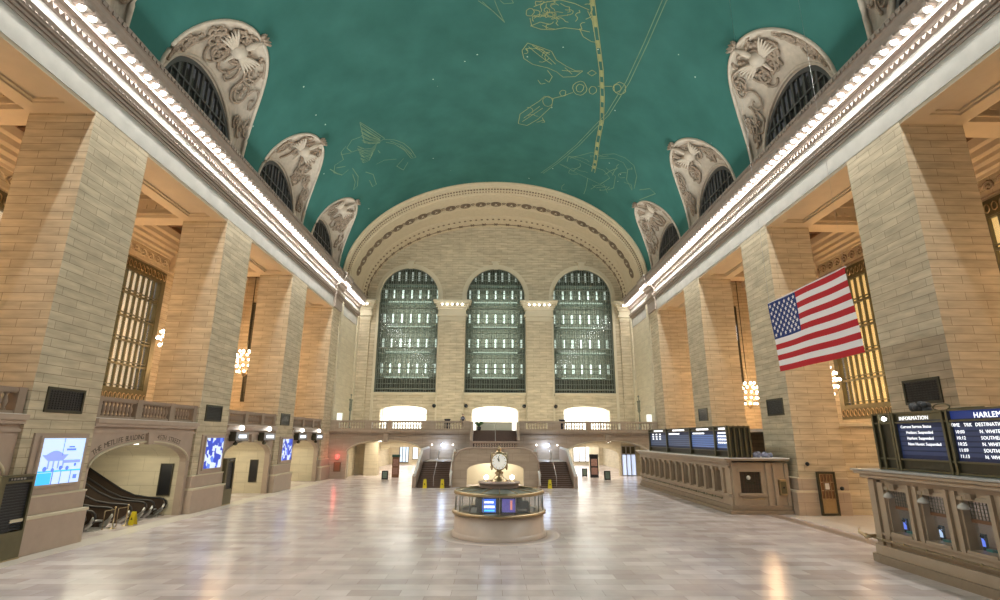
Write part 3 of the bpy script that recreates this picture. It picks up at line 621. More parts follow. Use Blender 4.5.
for (a, b_) in pil:
    m = MB().box(a, b_, 68.55, 69.05, 5.2, 19.7); m.build('pilaster', LIME, ew)
    m = MB(); inn = a > -17 and b_ < 17
    ol = .0
    for (o, z0, z1) in ((.06, 19.6, 19.75), (.14, 19.75, 19.9), (.08, 19.9, 20.15), (.3, 20.15, 20.42), (.1, 20.42, 21.05), (.26, 21.05, 21.35), (.42, 21.35, 21.6), (.5, 21.6, 21.8), (.72, 21.8, 22.1), (.85, 22.1, 22.3)):
        m.box(a-o if a > -17.5 else a, b_+o if b_ < 17.5 else b_, 68.55-o, 69.05, z0, z1)
    y = a+.2
    while y < b_-.1:
        m.box(y, y+.2, 67.8, 68.2, 21.55, 21.8); y += .5
    m.build('entablature_block', CREAM, ew)
for (a, b_) in pil:
    n_ = 5 if b_-a > 2 else 2
    for k in range(n_):
        x = a+.35+(b_-a-.7)*k/(n_-1)
        o = MB().sphere((0, 0, 0), .12, 8, 6).build('capital_lamp', WHITEBULB); o.location = (x, 67.66, 21.62)
        w_ = ('right' if a > 0 else 'left') + (' inner' if -8 < a < 5 else ' corner')
        tag(o, f'small glowing bulb under the capital of the {w_} pilaster of the end wall', 'lamp', f'bulbs on the {w_} pilaster capital')

# the windows: front lattice, glass, lit walkways behind, rear lattice
for c in WC:
    wn[0] += 1
    fr = slab(arch(c, WHW, WS, WSP, WHW, 36), [arch(c, WHW-.14, WS+.14, WSP, WHW-.14, 36)], 69.3, 69.55, FY)
    w_ = fr.build(f'window_{wn[0]}', GRILLE); w_['kind'] = 'structure'
    def hz(x): return WSP + sqrt(max(0, (WHW-.1)**2-(x-c)**2))
    m = MB(); NV = 13
    for k in range(NV):
        x = c-WHW + 2*WHW*(k+.5)/NV
        m.box(x-.16, x-.10, 69.34, 69.48, WS+.1, hz(x)); m.box(x+.10, x+.16, 69.34, 69.48, WS+.1, hz(x))
    z = WS+.5; k = 0
    while z < WSP+3.7:
        hw = WHW-.1 if z < WSP else sqrt(max(.01, (WHW-.1)**2-(z-WSP)**2))
        th_ = .09 if k % 4 == 0 else .035
        m.box(c-hw, c+hw, 69.36, 69.46, z-th_, z+th_); z += .68; k += 1
    m.build('lattice', GRILLE, w_)
    MB().prism(arch(c, WHW-.05, WS, WSP, WHW-.05, 24), 69.50, 69.52, FY).build('pane', GLASSD, w_)
    m = MB(); lm = MB(); rl = MB()
    for z in (12.2, 15.6, 19.1, 22.6, 25.2):
        hw = 4.6 if z < 23 else 3.6
        m.box(c-hw, c+hw, 70.1, 71.6, z-.14, z)
        for k in range(7):
            x = c-hw*.78 + 2*hw*.78*k/6
            lm.box(x-.12, x+.12, 70.8, 71.0, z+.6, z+1.85)
        rl.box(c-hw, c+hw, 70.15, 70.2, z+.85, z+.9)
    m.build('walkway', plain(f'walkway_concrete_{wn[0]}', (.25, .3, .26), .8), w_); rl.build('walkway_rail', GRILLE, w_)
    lm.build('walkway_lamps', plain(f'walkway_lamp_{wn[0]}', (.8, 1, .95), .5, emit=(.9, 1, .88), es=.85), w_)
    m = MB().box(c-4.9, c+4.9, 71.7, 71.8, WS-.5, 28).box(c-5, c-4.9, 69.9, 71.8, WS-.5, 28).box(c+4.9, c+5, 69.9, 71.8, WS-.5, 28).box(c-5, c+5, 69.9, 71.8, 27.9, 28)
    m.build('rear_wall', plain(f'rear_green_glass_{wn[0]}', (.19, .20, .15), .4), w_)
    m = MB()
    for k in range(14): x = c-4.8+9.6*k/13; m.box(x-.06, x+.06, 71.55, 71.7, WS-.4, 27.9)
    m.build('rear_mullions', GRILLE, w_)
    L_ = bpy.data.lights.new('window_walkway_light', 'AREA'); L_.energy = 1000; L_.size = 6; L_.shape = 'RECTANGLE'; L_.size_y = 12; L_.color = (.93, 1, .88)
    lo = bpy.data.objects.new('window_walkway_light', L_); C.objects.link(lo); lo.location = (c, 70.05, 18); lo.rotation_euler = (radians(90), 0, 0)   # shines on to the rear wall

for x in (-7.82, -3.68, 3.85, 7.95):
    o = MB().lathe([(0, -.06), (.2, -.06), (.24, 0), (.24, .08), (0, .08)], 0, 0, 0, 16).build('wall_speaker', BLACK)
    o.location = (x, 68.9, 8.35); o.rotation_euler = (radians(90), 0, 0)
    tag(o, 'small round dark disc on the end wall ' + {-7.82: 'right of the left bright doorway', -3.68: 'just left of the middle bright doorway', 3.85: 'just right of the middle bright doorway', 7.95: 'left of the right bright doorway'}[x], 'speaker', 'round discs beside the balcony doorways')

# bright rooms behind the balcony doorways
for i_, c in enumerate((-11.8, .07, 12.0)):
    m = MB()
    m.box(c-4, c+4, 69.9, 75.5, 5.0, 5.2).box(c-4, c+4, 75.4, 75.6, 5.2, 9).box(c-4.1, c-4, 69.9, 75.5, 5, 9).box(c+4, c+4.1, 69.9, 75.5, 5, 9).box(c-4, c+4, 69.9, 75.5, 8.9, 9.1)
    struct(f'wall_doorway{i_+1}', m, WHITE)
    p = MB(); 
    for k in range(2): p.box(c-3.2, c+3.2, 71+2*k, 72.2+2*k, 8.82, 8.88)
    o = p.build('ceiling_light', PANELW); tag(o, ['bright ceiling light panels in the left balcony doorway', 'bright ceiling light panels in the middle balcony doorway', 'bright ceiling light panels in the right balcony doorway'][i_], 'light')
    L_ = bpy.data.lights.new('doorway_light', 'AREA'); L_.energy = 500; L_.size = 6; L_.shape = 'RECTANGLE'; L_.size_y = 3.5; L_.color = (.93, 1, .97)
    lo = bpy.data.objects.new('doorway_light', L_); C.objects.link(lo); lo.location = (c, 72.6, 8.75)
    dr = thing('door_'+str(i_+1), (c, 70.4, 5.2), 'x', 'door'); del dr['label']; del dr['category']; dr['kind'] = 'structure'
    f = MB()
    for x in (-2.9, -1.9, 1.9, 2.9): f.box(c+x-.05, c+x+.05, 70.3, 70.4, 5.2, 8.0)
    f.box(c-2.9, c+2.9, 70.3, 70.4, 7.25, 7.32); f.build('door_frame', STEEL, dr)

# ------------------------------------------------------------------ east balcony
BZ = 5.2; BY = 60.0
bw = [(-18.3, 0), (-16.3, 0)] ; 
def seg(c, hw, zs, rise, n=20): return [(c-hw*cos(pi*k/n), zs+rise*sin(pi*k/n)) for k in range(n+1)]
out = [(-18.3, 0), (-16.25, 0), (-16.25, 2.6)] + seg(-12.05, 4.2, 2.75, 1.25)[1:-1] + [(-7.85, 2.6), (-7.85, 0), (-2.5, 0), (-2.5, 3.2), (2.5, 3.2), (2.5, 0), (8.0, 0), (8.0, 2.6)] + seg(12.6, 4.6, 2.7, 1.35)[1:-1] + [(17.2, 2.6), (17.2, 0), (18.3, 0), (18.3, 4.95), (-18.3, 4.95)]
out = [(-18.3, 0), (-16.25, 0), (-16.25, 2.75)] + seg(-12.05, 4.2, 2.75, 1.25)[1:-1] + [(-7.85, 2.75), (-7.85, 0), (-2.6, 0), (-2.6, 4.95), (-18.3, 4.95)]
out2 = [(2.6, 4.95), (2.6, 0), (8.0, 0), (8.0, 2.7)] + seg(12.6, 4.6, 2.7, 1.35)[1:-1] + [(17.2, 2.7), (17.2, 0), (18.3, 0), (18.3, 4.95)]
m = slab(out, [], BY, BY+.6, FY); m2 = slab(out2, [], BY, BY+.6, FY)
n0 = len(m.v); m.v += m2.v; m.f += [[i+n0 for i in f] for f in m2.f]; m.sm += m2.sm
bal = struct('wall_balcony', m, BOTT)
m = MB()
for (a, b_) in ((-18.3, -2.6), (2.6, 18.3)):
    for (o, z0, z1) in ((.08, 4.15, 4.22), (.12, 4.6, 4.7), (.28, 4.8, 5.0), (.42, 5.0, 5.2)): m.box(a, b_, BY-o, BY+.1, z0, z1)
m.build('ledge_moulding', BOTT, bal)
m = MB()
for (c, z) in ((-12.05, 4.0), (12.6, 4.05)): m.prism([(c-.3, 4.95), (c+.3, 4.95), (c+.2, z-.12), (c-.2, z-.12)], BY-.22, BY+.02, FY)
m.build('keystone', BOTT, bal)
m = MB()
for (c, hw, zs, ri) in ((-12.05, 4.2, 2.75, 1.25), (12.6, 4.6, 2.7, 1.35)): m.tube([(x, BY-.01, z) for x, z in [(c-(hw+.1)*cos(pi*k/24), zs+(ri+.08)*sin(pi*k/24)) for k in range(25)]], .06, 6)
m.build('arch_bead', CREAM, bal)
fl = MB().box(-18.3, -2.5, BY+.02, 69, 4.95, BZ).box(2.5, 18.3, BY+.02, 69, 4.95, BZ).box(-2.5, 2.5, 60.7, 69, 4.95, BZ)
struct('floor_balcony', fl, FLOORW)

# one baluster mesh shared by all
BAL = None
BPROF = [(.09, 0), (.09, .06), (.045, .1), (.07, .18), (.105, .3), (.09, .4), (.05, .52), (.045, .58), (.085, .62), (.085, .68)]
def balustrade(label, p0, p1, z, ped, mat, nb=None, h=1.0, pitch=.30, group=None, name='balustrade', thick=.34):
    """from p0 to p1 in plan; ped = fractions where pedestals stand (half width in m)"""
    p0 = Vector((*p0, z)); p1 = Vector((*p1, z)); d = p1-p0; Ln = d.length; d.normalize(); nrm = Vector((-d.y, d.x, 0))
    root = thing(name, tuple((p0+p1)/2), label, 'balustrade', group)
    def bx(mb, s0, s1, t, z0, z1):
        pts = [p0 + d*s0 + nrm*t, p0 + d*s1 + nrm*t, p0 + d*s1 - nrm*t, p0 + d*s0 - nrm*t]
        i = len(mb.v)
        for zz in (z0, z1): mb.v += [(q.x, q.y, z+zz) for q in pts]
        for q in ((3, 2, 1, 0), (4, 5, 6, 7), (0, 1, 5, 4), (1, 2, 6, 5), (2, 3, 7, 6), (3, 0, 4, 7)): mb.f.append([i+k for k in q]); mb.sm.append(False)
    m = MB(); bx(m, 0, Ln, thick/2, h-.16, h); bx(m, 0, Ln, thick/2-.05, h-.2, h-.16); m.build('rail', mat, root)
    m = MB(); bx(m, 0, Ln, thick/2-.02, 0, .14); m.build('base', mat, root)
    blocked = []
    for (q, hw) in ped:
        c = q*Ln; a, b_ = max(0, c-hw), min(Ln, c+hw); blocked.append((a, b_))
        m = MB(); bx(m, a, b_, thick/2+.03, 0, h+.02); m.build('pedestal', mat, root)
    global BAL
    s = pitch/2; sc_ = (h-.32)/.68
    key = mat.name; first = True
    while s < Ln:
        if not any(a-.08 < s < b_+.08 for a, b_ in blocked):
            q = p0 + d*s
            if BAL is None or key not in BAL:
                if BAL is None: BAL = {}
                me_o = MB().lathe([(r, zz) for r, zz in BPROF], 0, 0, 0, 8).build('baluster', mat, None, loc=(0, 0, 0)); BAL[key] = me_o.data
                bpy.data.objects.remove(me_o)
            o = bpy.data.objects.new('baluster', BAL[key]); C.objects.link(o); o.parent = root
            o.location = q + Vector((0, 0, .14)) - root.location; o.scale = (1, 1, sc_)
        s += pitch
    return root
balustrade('long stone balustrade of the end balcony, left of the central stair', (-18.2, BY-.1), (-2.65, BY-.1), BZ, [(0, .9), (.27, .35), (.42, .3), (.70, .75), (.98, .55)], BOTT, pitch=.30)
balustrade('long stone balustrade of the end balcony, right of the central stair', (2.75, BY-.1), (18.2, BY-.1), BZ, [(.02, .4), (.25, .75), (.5, .3), (.75, .3), (1, .5)], BOTT, pitch=.30)
BALN = plain('brown_baluster_stone', (.30, .225, .165), .6, noise=.15, nscale=3.)
for (a, b_), lb in (((12.45, 20.8), 'brown stone balustrade of the side gallery at the left edge of the photo'), ((24.6, 32.95), 'brown stone balustrade over the escalator archway'),
                    ((36.75, 45.0), 'brown stone balustrade over the second left archway, beyond the escalators'), ((48.8, 57.15), 'brown stone balustrade over the left archway nearest the balcony')):
    balustrade(lb, (-18.6, a), (-18.6, b_), BZ, [(0, .3), (.36, .22), (.7, .22), (1, .35)], BALN, pitch=.27)
# ------------------------------------------------------------------ passages under the balcony
def room(name, x0, x1, y0, y1, z1, mat, open_front=True, back=True, hole=None):
    m = MB()
    m.box(x0-.2, x0, y0, y1, 0, z1).box(x1, x1+.2, y0, y1, 0, z1).box(x0-.2, x1+.2, y0, y1, z1, z1+.2)
    if back:
        if hole:
            s = slab([(x0, 0), (hole[0]-hole[1], 0), (hole[0]-hole[1], hole[2])] + seg(hole[0], hole[1], hole[2], hole[3])[1:-1] + [(hole[0]+hole[1], hole[2]), (hole[0]+hole[1], 0), (x1, 0), (x1, z1), (x0, z1)], [], y1-.4, y1, FY)
            n0 = len(m.v); m.v += s.v; m.f += [[i+n0 for i in f] for f in s.f]; m.sm += s.sm
        else: m.box(x0, x1, y1-.2, y1, 0, z1)
    return struct(name, m, mat)
room('wall_leftpassage', -16.9, -7.4, 60.6, 67, 4.1, SCREAM, hole=(-10.9, 3.5, 2.3, .95))
room('wall_lefthall', -17.5, -4.0, 67, 92, 4.3, SCREAM)
room('wall_rightpassage', 7.6, 18.0, 60.6, 67, 4.1, SCREAM, hole=(11.6, 3.7, 2.4, .95))
room('wall_righthall', 4.0, 18.5, 67, 92, 4.3, SCREAM)
def light(name, kind, loc, energy, col=(1, 1, 1), size=1., size_y=None, rot=(0, 0, 0), spread=None):
    L_ = bpy.data.lights.new(name, kind); L_.energy = energy; L_.color = col
    if name in ('chandelier_light', 'wall_lantern_light', 'red_neon_light'): L_.specular_factor = .0
    if kind == 'AREA':
        L_.size = size
        if size_y: L_.shape = 'RECTANGLE'; L_.size_y = size_y
        if spread: L_.spread = spread
    else: L_.shadow_soft_size = size
    o = bpy.data.objects.new(name, L_); C.objects.link(o); o.location = loc; o.rotation_euler = rot
    return o
for sx, nm in ((-1, 'left'), (1, 'right')):
    light('passage_light', 'AREA', (sx*12, 63.5, 3.9), 330, (1, .9, .72), 5, 3)
    light('hall_light', 'AREA', (sx*11, 74, 4.1), 900, (1, .93, .82) if sx < 0 else (1, .97, .93), 8, 10)
    light('hall_light', 'AREA', (sx*11, 86, 4.1), 900, (1, .93, .82) if sx < 0 else (1, .97, .93), 8, 8)
    for j, (x, y) in enumerate(((sx*10, 64), (sx*13.5, 64), (sx*9.5, 70), (sx*12.5, 70))):
        o = MB().lathe([(0, -.16), (.15, -.14), (.26, -.06), (.3, .04)], 0, 0, 0, 16).build('ceiling_lamp', PANELW); o.location = (x, y, 4.04 if y < 66 else 4.24)
        tag(o, f'round glowing ceiling lamp in the {nm} passage, {"front" if y < 66 else "rear"} row, {"toward the middle of the hall" if j % 2 == 0 else "toward the outer wall"}', 'lamp', 'ceiling lamps in the passages')
# pylons and small sign boxes in the passages
def pylon(x, y, w, h, label, mat, topmat, sx):
    r = thing('information_pylon', (x, y, 0), label, 'sign')
    MB().box(x-w/2, x+w/2, y-.15, y+.15, 0, h).build('body', mat, r, bevel=.02)
    MB().box(x-w/2-.04, x+w/2+.04, y-.2, y+.2, h, h+.28).build('header', topmat, r)
    m = MB().box(x-w/2+.12, x+w/2-.12, y-.17, y-.15, h*.55, h*.9).box(x-w/2+.12, x+w/2-.12, y-.17, y-.15, h*.15, h*.48)
    m.build('poster', plain('pylon_poster_'+str(int(sx)), (.35, .2, .16), .5, noise=.6, nscale=9.), r)
pylon(-11.25, 62.6, .8, 2.2, 'dark brown information pylon standing in the left passage', WOOD, plain('pylon_green', (.03, .09, .07), .4), 1)
pylon(11.55, 63.2, .95, 2.3, 'black information pylon standing in the right passage', BLACK, BLACK, 2)
def boxsign(x, y, w, h, label):
    r = thing('floor_sign', (x, y, 0), label, 'sign')
    MB().box(x-w/2, x+w/2, y-.14, y+.14, .06, h).build('case', BLACK, r, bevel=.02)
    MB().box(x-w/2, x-w/2+.1, y-.2, y+.2, 0, .06).box(x+w/2-.1, x+w/2, y-.2, y+.2, 0, .06).build('feet', STEEL, r)
    MB().box(x-w/2+.1, x+w/2-.1, y-.155, y-.14, .2, h-.1).build('poster', plain('grey_green_poster', (.16, .22, .18), .5, noise=.8, nscale=7.), r)
boxsign(-11.65, 58.6, .66, .95, 'small black box sign on the floor before the left passage')
boxsign(12.15, 59.0, .66, 1.0, 'small black box sign on the floor before the right passage, right of the pylon')
boxsign(10.6, 64.2, .6, .95, 'small grey box sign inside the right passage, left of the pylon')
# shop fronts and frames far inside
SHOP = plain('shop_glow', (.5, .6, .7), .5, emit=(.6, .8, 1), es=.8, noise=.5, nscale=2.)
SHOPW = plain('shop_white', (.7, .7, .7), .5, emit=(1, .98, .95), es=1.)
def shop(x0, x1, y, z0, z1, label, mat=SHOP, n=3):
    r = thing('shop_window', ((x0+x1)/2, y, z0), label, 'window')
    f = slab([(x0, z0), (x1, z0), (x1, z1), (x0, z1)], [[(x0+.1, z0+.1), (x1-.1, z0+.1), (x1-.1, z1-.1), (x0+.1, z1-.1)]], y-.1, y, FY)
    for k in range(1, n): xx = x0+(x1-x0)*k/n; f.box(xx-.05, xx+.05, y-.1, y, z0, z1)
    f.build('frame', BRONZE, r); MB().box(x0+.08, x1-.08, y-.04, y-.02, z0+.08, z1-.08).build('display', mat, r)
shop(-15.8, -14.2, 91.6, .3, 3.2, 'lit shop window at the left end of the left passage')
shop(-13.6, -12.6, 91.5, .8, 3.6, 'framed white notice beyond the left passage arch', SHOPW, 1)
shop(-11.0, -6.2, 91.5, 2.3, 4.0, 'wide grey panelled shop sign high beyond the left passage arch', plain('grey_shop', (.3, .3, .28), .6), 3)
shop(4.6, 8.2, 91.5, .8, 3.9, 'blue glowing shop window far beyond the right passage arch, leftmost', plain('blue_shop', (.3, .5, .9), .5, emit=(.25, .5, 1), es=.7, noise=.5, nscale=1.), 4)
shop(9.2, 12.6, 91.5, .8, 3.9, 'green tinted shop window far beyond the right passage arch', plain('green_shop', (.4, .8, .7), .5, emit=(.45, .85, .75), es=.8), 3)
shop(13.4, 17.6, 91.5, .5, 3.9, 'bright white shop window far beyond the right passage arch, rightmost', SHOPW, 4)
# glazed doors right of the right passage
dg = thing('glass_door', (16.5, 66.4, 0), 'tall glazed door with cold light at the right end of the right archway', 'door')
m = MB()
for x in (15.6, 16.15, 16.7, 17.3): m.box(x-.06, x+.06, 66.3, 66.5, 0, 3.5)
m.box(15.6, 17.3, 66.3, 66.5, 2.45, 2.6).box(15.6, 17.3, 66.3, 66.5, 3.4, 3.5); m.build('door_frame', STEEL, dg)
dp_ = MB().box(15.65, 17.25, 66.42, 66.46, .1, 2.45).build('pane', plain('cold_lit_glass', (.7, .8, 1), .3, emit=(.5, .65, 1), es=.8, noise=.3, nscale=3.), dg)
MB().box(15.65, 17.25, 66.42, 66.46, 2.6, 3.4).build('transom_pane', BRONZE, dg)
o = MB().box(13.1, 14.3, 74, 75, 0, 4.25).build('wall_column', CREAM); o['kind'] = 'structure'
# wall pier and bronze plaque in the left passage
o = MB().box(-15.5, -13.9, 65.2, 66.5, 0, 4.1).build('wall_pier', SCREAM); o['kind'] = 'structure'
pf = thing('door_frame', (-16.7, 62, 0), 'narrow dark panelled door at the left side of the left passage', 'door')
MB().box(-16.85, -16.7, 61.4, 62.4, 0, 2.4).build('leaf', BRONZE, pf); MB().box(-16.9, -16.66, 61.3, 61.4, 0, 2.5).box(-16.9, -16.66, 62.4, 62.5, 0, 2.5).build('jamb', WHITE, pf)
# red lit sign and brown panel on the wall left of the left passage
rs = thing('red_neon_sign', (-17.2, 59.95, 2.3), 'round glowing red neon sign on the wall left of the left passage', 'sign')
MB().box(-17.5, -16.9, 59.88, 60.0, 2.0, 2.6).build('plate', PINK, rs)
MB().tube([(-17.2+.2*cos(2*pi*k/16), 59.84, 2.3+.2*sin(2*pi*k/16)) for k in range(16)], .035, 6, closed=True).build('neon_ring', REDL, rs)
light('red_neon_light', 'POINT', (-17.2, 59.4, 2.4), 26, (1, .12, .1), .15)
bpn = thing('wall_panel', (-17.15, 59.95, 1.0), 'brown wooden panel low on the wall below the red sign', 'panel')
MB().box(-17.55, -16.8, 59.9, 60.0, .75, 1.75).build('frame', WOOD, bpn); MB().box(-17.45, -16.9, 59.87, 59.9, .85, 1.65).build('door', plain('rust_panel', (.28, .12, .06), .6), bpn)

# ------------------------------------------------------------------ central stair
TH = [( -1, 'left'), (1, 'right')]
cst = struct('wall_staircase', slab([(-3.95, 0), (-2.6, 0), (-2.6, 1.5)] + seg(.05, 2.6, 1.55, .6)[1:-1] + [(2.65, 1.5), (2.65, 0), (4.05, 0), (4.05, 1.3), (4.0, 2.2), (3.75, 2.75), (3.3, 3.2), (2.7, 3.38), (2.2, 3.42), (-2.1, 3.42), (-2.6, 3.38), (-3.2, 3.2), (-3.65, 2.75), (-3.9, 2.2), (-3.95, 1.3)], [], 50.6, 51.1, FY), BOTT)
m = MB().tube([(x, 50.6, z) for x, z in [(-3.95, 1.3), (-3.9, 2.2), (-3.65, 2.8), (-3.2, 3.26), (-2.6, 3.44), (-2.1, 3.48), (2.2, 3.48), (2.7, 3.44), (3.3, 3.26), (3.75, 2.8), (4.0, 2.2), (4.05, 1.3)]], .09, 8); m.build('coping', PINK, cst)
m = MB().box(-3.9, -3.4, 51.1, 57, 0, 3.1).box(3.5, 4.0, 51.1, 57, 0, 3.1); m.build('flank', BOTT, cst)
m = MB().box(-3.4, 3.5, 53.8, 54.0, 0, 3.0); m.build('niche_back', CREAM, cst)
m = MB().box(-3.4, 3.5, 51.1, 57, 3.0, 3.2).box(-2.5, 2.5, 57, 57.3, 3.0, 3.2); m.build('landing', STEP, cst)
light('stair_niche_light', 'AREA', (0, 52.4, 2.9), 220, (1, .95, .8), 4, 1.4)
balustrade('short stone balustrade on the stair landing behind the clock', (-2.25, 50.85), (2.3, 50.85), 3.40, [(0, .12), (1, .12)], PINK, h=.68, pitch=.24, thick=.3)
fs = thing('stair_flight', (0, 57.3, 3.2), 'upper middle flight of dark steps from the landing to the balcony', 'stairs')
m = MB(); N = 12
for k in range(N): m.box(-2.35, 2.4, 57.3+.29*k, 60.8, 3.2+(BZ-3.2)*k/N, 3.2+(BZ-3.2)*(k+1)/N)
m.build('steps', STEP, fs)
m = MB().tube([(.05, 57.3, 4.1), (.05, 60.8, 6.1)], .03, 6).tube([(.05, 57.3, 3.2), (.05, 57.3, 4.1)], .03, 6).tube([(.05, 60.8, 5.2), (.05, 60.8, 6.1)], .03, 6); m.build('handrail', STEEL, fs)
for s in (-1, 1):
    m = MB().prism([(57.2, 3.2), (60, 5.2), (60, 6.1), (57.2, 4.1)], s*2.4+.02, s*2.4+s*.25, FX); m.build('side_parapet', PINK, fs)
    g_ = MB().box(min(s*2.42, s*2.48), max(s*2.42, s*2.48), 60.2, 62.6, 5.25, 6.35); g_.build('glass_guard', GLASS, fs)
for s, sn in TH:
    cx = s*5.6
    r = thing('stair_flight', (cx, 50, 0), f'lower {sn} flight of dark brown steps beside the central archway', 'stairs', 'lower flights of the grand stair')
    m = MB(); N = 14; x0, x1 = min(s*4.1, s*7.1), max(s*4.1, s*7.1)
    for k in range(N): m.box(x0, x1, 50+.32*k, 54.6, 2.1*k/N, 2.1*(k+1)/N)
    m.build('steps', STEP, r)
    m = MB()
    for k in range(N): m.box(x0, x1, 49.985+.32*k, 50.03+.32*k, 2.1*(k+1)/N-.045, 2.1*(k+1)/N+.004)
    m.build('nosings', plain('step_nosing_'+sn, (.22, .15, .115), .5), r)
    m = MB().tube([(cx, 50.1, 0), (cx, 50.1, .95)], .03, 6).tube([(cx, 50.1, .95), (cx, 54.6, 3.1), (cx, 55.6, 3.1)], .035, 6).tube([(cx, 54.6, 2.1), (cx, 54.6, 3.1)], .03, 6); m.build('handrail', STEEL, r)
    # outer parapet with rail
    xo = s*7.15
    m = MB().prism([(49.8, 0), (49.8, 1.05), (50.3, 1.15), (54.8, 3.15), (60, 3.25), (60, 0)], xo, xo+s*.35, FX); m.build('outer_parapet', PINK, r)
    m = MB().tube([(xo+s*.17, 49.75, 1.1), (xo+s*.17, 50.3, 1.22), (xo+s*.17, 54.8, 3.22), (xo+s*.17, 60, 3.32)], .15, 8); m.build('coping', WHITE, r)
    m = MB().prism([(50.0, 0), (50.0, 1.1), (50.4, 1.2), (54.6, 3.1), (54.6, 0)], s*3.98, s*4.12, FX); m.build('inner_parapet', PINK, r)
    m = MB().tube([(s*4.05, 49.95, .2), (s*4.05, 49.95, 1.15), (s*4.05, 50.4, 1.3), (s*4.05, 54.6, 3.2)], .12, 8); m.build('inner_coping', WHITE, r)
    m = MB().box(x0, x1, 54.6, 60, 1.9, 2.1); m.build('half_landing', FLOORW, r)
    # wall light on the wall behind
    for j, (x, big) in enumerate(((s*5.9 if s > 0 else -5.75, 1), (s*4.6, 0), (s*6.9, 0))):
        l = thing('wall_lamp', (x, 59.95, 3.6), f'{"large glaring cool" if big else "small"} wall lamp over the {sn} lower stair flight' + ('' if big else (', beside the centre' if j == 1 else ', on the outer side')), 'lamp')
        MB().tube([(x, 60, 3.6), (x, 59.8, 3.6)], .05, 6).build('bracket', STEEL, l)
        MB().sphere((x, 59.7, 3.62), .17 if big else .07, 12, 8).build('globe', BLUEBULB if big else WHITEBULB, l)
    light('stair_lamp_light', 'POINT', (cx, 59.2, 3.5), 75, (.55, .7, 1), .25)

# warning cones / wet floor signs on the stairs
def wet(x, y, z, label, s=1.):
    r = thing('wet_floor_sign', (x, y, z), label, 'sign', 'yellow folding floor signs')
    for d in (-1, 1):
        m = MB(); yb, yt = y+d*.2*s, y+d*.03*s
        m.v = [(x-.17*s, yb, z), (x+.17*s, yb, z), (x+.12*s, yt, z+.75*s), (x-.12*s, yt, z+.75*s), (x-.17*s, yb-.02, z), (x+.17*s, yb-.02, z), (x+.12*s, yt-.02, z+.75*s), (x-.12*s, yt-.02, z+.75*s)]
        m.f = [[0, 1, 2, 3], [7, 6, 5, 4], [0, 4, 5, 1], [1, 5, 6, 2], [2, 6, 7, 3], [3, 7, 4, 0]]; m.sm = [False]*6
        m.build('panel', YELLOW, r)
        if d < 0:
            w_ = MB().prism([(x-.06*s, z+.3*s), (x+.06*s, z+.3*s), (x, z+.45*s)], y-.14*s-.03, y-.13*s-.03, FY); w_.build('warning_mark', BLACK, r)
wet(-6.32, 49.75, 0, 'yellow floor sign at the foot of the left stair flight, outer one')
wet(-4.75, 49.75, 0, 'yellow floor sign at the foot of the left stair flight, inner one')
wet(4.95, 49.75, 0, 'yellow floor sign at the foot of the right stair flight')
wet(-18.8, 29.2, 0, 'yellow folding floor sign among the escalator newels', .85)

# ------------------------------------------------------------------ information booth and clock
bx_, by_ = .03, 26.75
bt = thing('information_booth', (bx_, by_, 0), 'round marble information booth with glass band in the middle of the floor', 'booth')
R = 2.12
MB().lathe([(R+.12, 0), (R+.12, .12), (R+.04, .18), (R, .22), (R, .98), (0, .98)], bx_, by_, 0, 64).build('marble_drum', plain('booth_marble', (.60, .50, .41), .35, noise=.12, nscale=3.), bt)
MB().lathe([(R, .96), (R+.12, 1.0), (R+.14, 1.06), (R+.1, 1.12), (R-.35, 1.13)], bx_, by_, 0, 64).build('counter_ledge', BRASS, bt)
gb_ = MB().lathe([(R-.04, 1.13), (R-.04, 1.85)], bx_, by_, 0, 64).build('glass_band', GLASS, bt)
MB().lathe([(R-.02, 1.83), (R+.05, 1.85), (R+.05, 1.97), (R-.05, 2.0)], bx_, by_, 0, 64).build('fascia', BRASS, bt)
for k in range(18):
    a = 2*pi*(k+.5)/18 ; x, y = bx_+(R-.02)*cos(a), by_+(R-.02)*sin(a)
    MB().tube([(x, y, 1.12), (x, y, 1.86)], .028, 6).build('mullion', STEEL, gb_)
m = MB().lathe([(R-.03, 1.99), (.95, 2.1), (.95, 2.08), (R-.1, 1.93)], bx_, by_, 0, 64)
m.build('roof', plain('booth_roof', (.20, .23, .20), .35, .3, noise=.25, nscale=2.), bt)
m = MB()
for k in range(16):
    a = 2*pi*k/16; m.tube([(bx_+.95*cos(a), by_+.95*sin(a), 2.11), (bx_+(R-.03)*cos(a), by_+(R-.03)*sin(a), 2.0)], .025, 5)
m.build('roof_ribs', BRASS, bt)
MB().lathe([(.95, 2.05), (.95, 2.28), (1.02, 2.3), (1.02, 2.36), (0, 2.38)], bx_, by_, 0, 40).build('lantern_drum', plain('drum_pink', (.42, .31, .26), .4), bt)
MB().lathe([(0, 1.0), (1.15, 1.0), (1.15, 1.5), (1.0, 1.9), (0, 1.9)], bx_, by_, 0, 32).build('inner_cabinet', plain('cabinet_brown', (.06, .045, .035), .5), bt)
MB().lathe([(R+.13, 0), (R+.13, .014), (2.85, .014), (2.87, 0)], bx_, by_, 0, 64).build('floor_ring', plain('ring_marble', (.66, .57, .52), .25), bt)
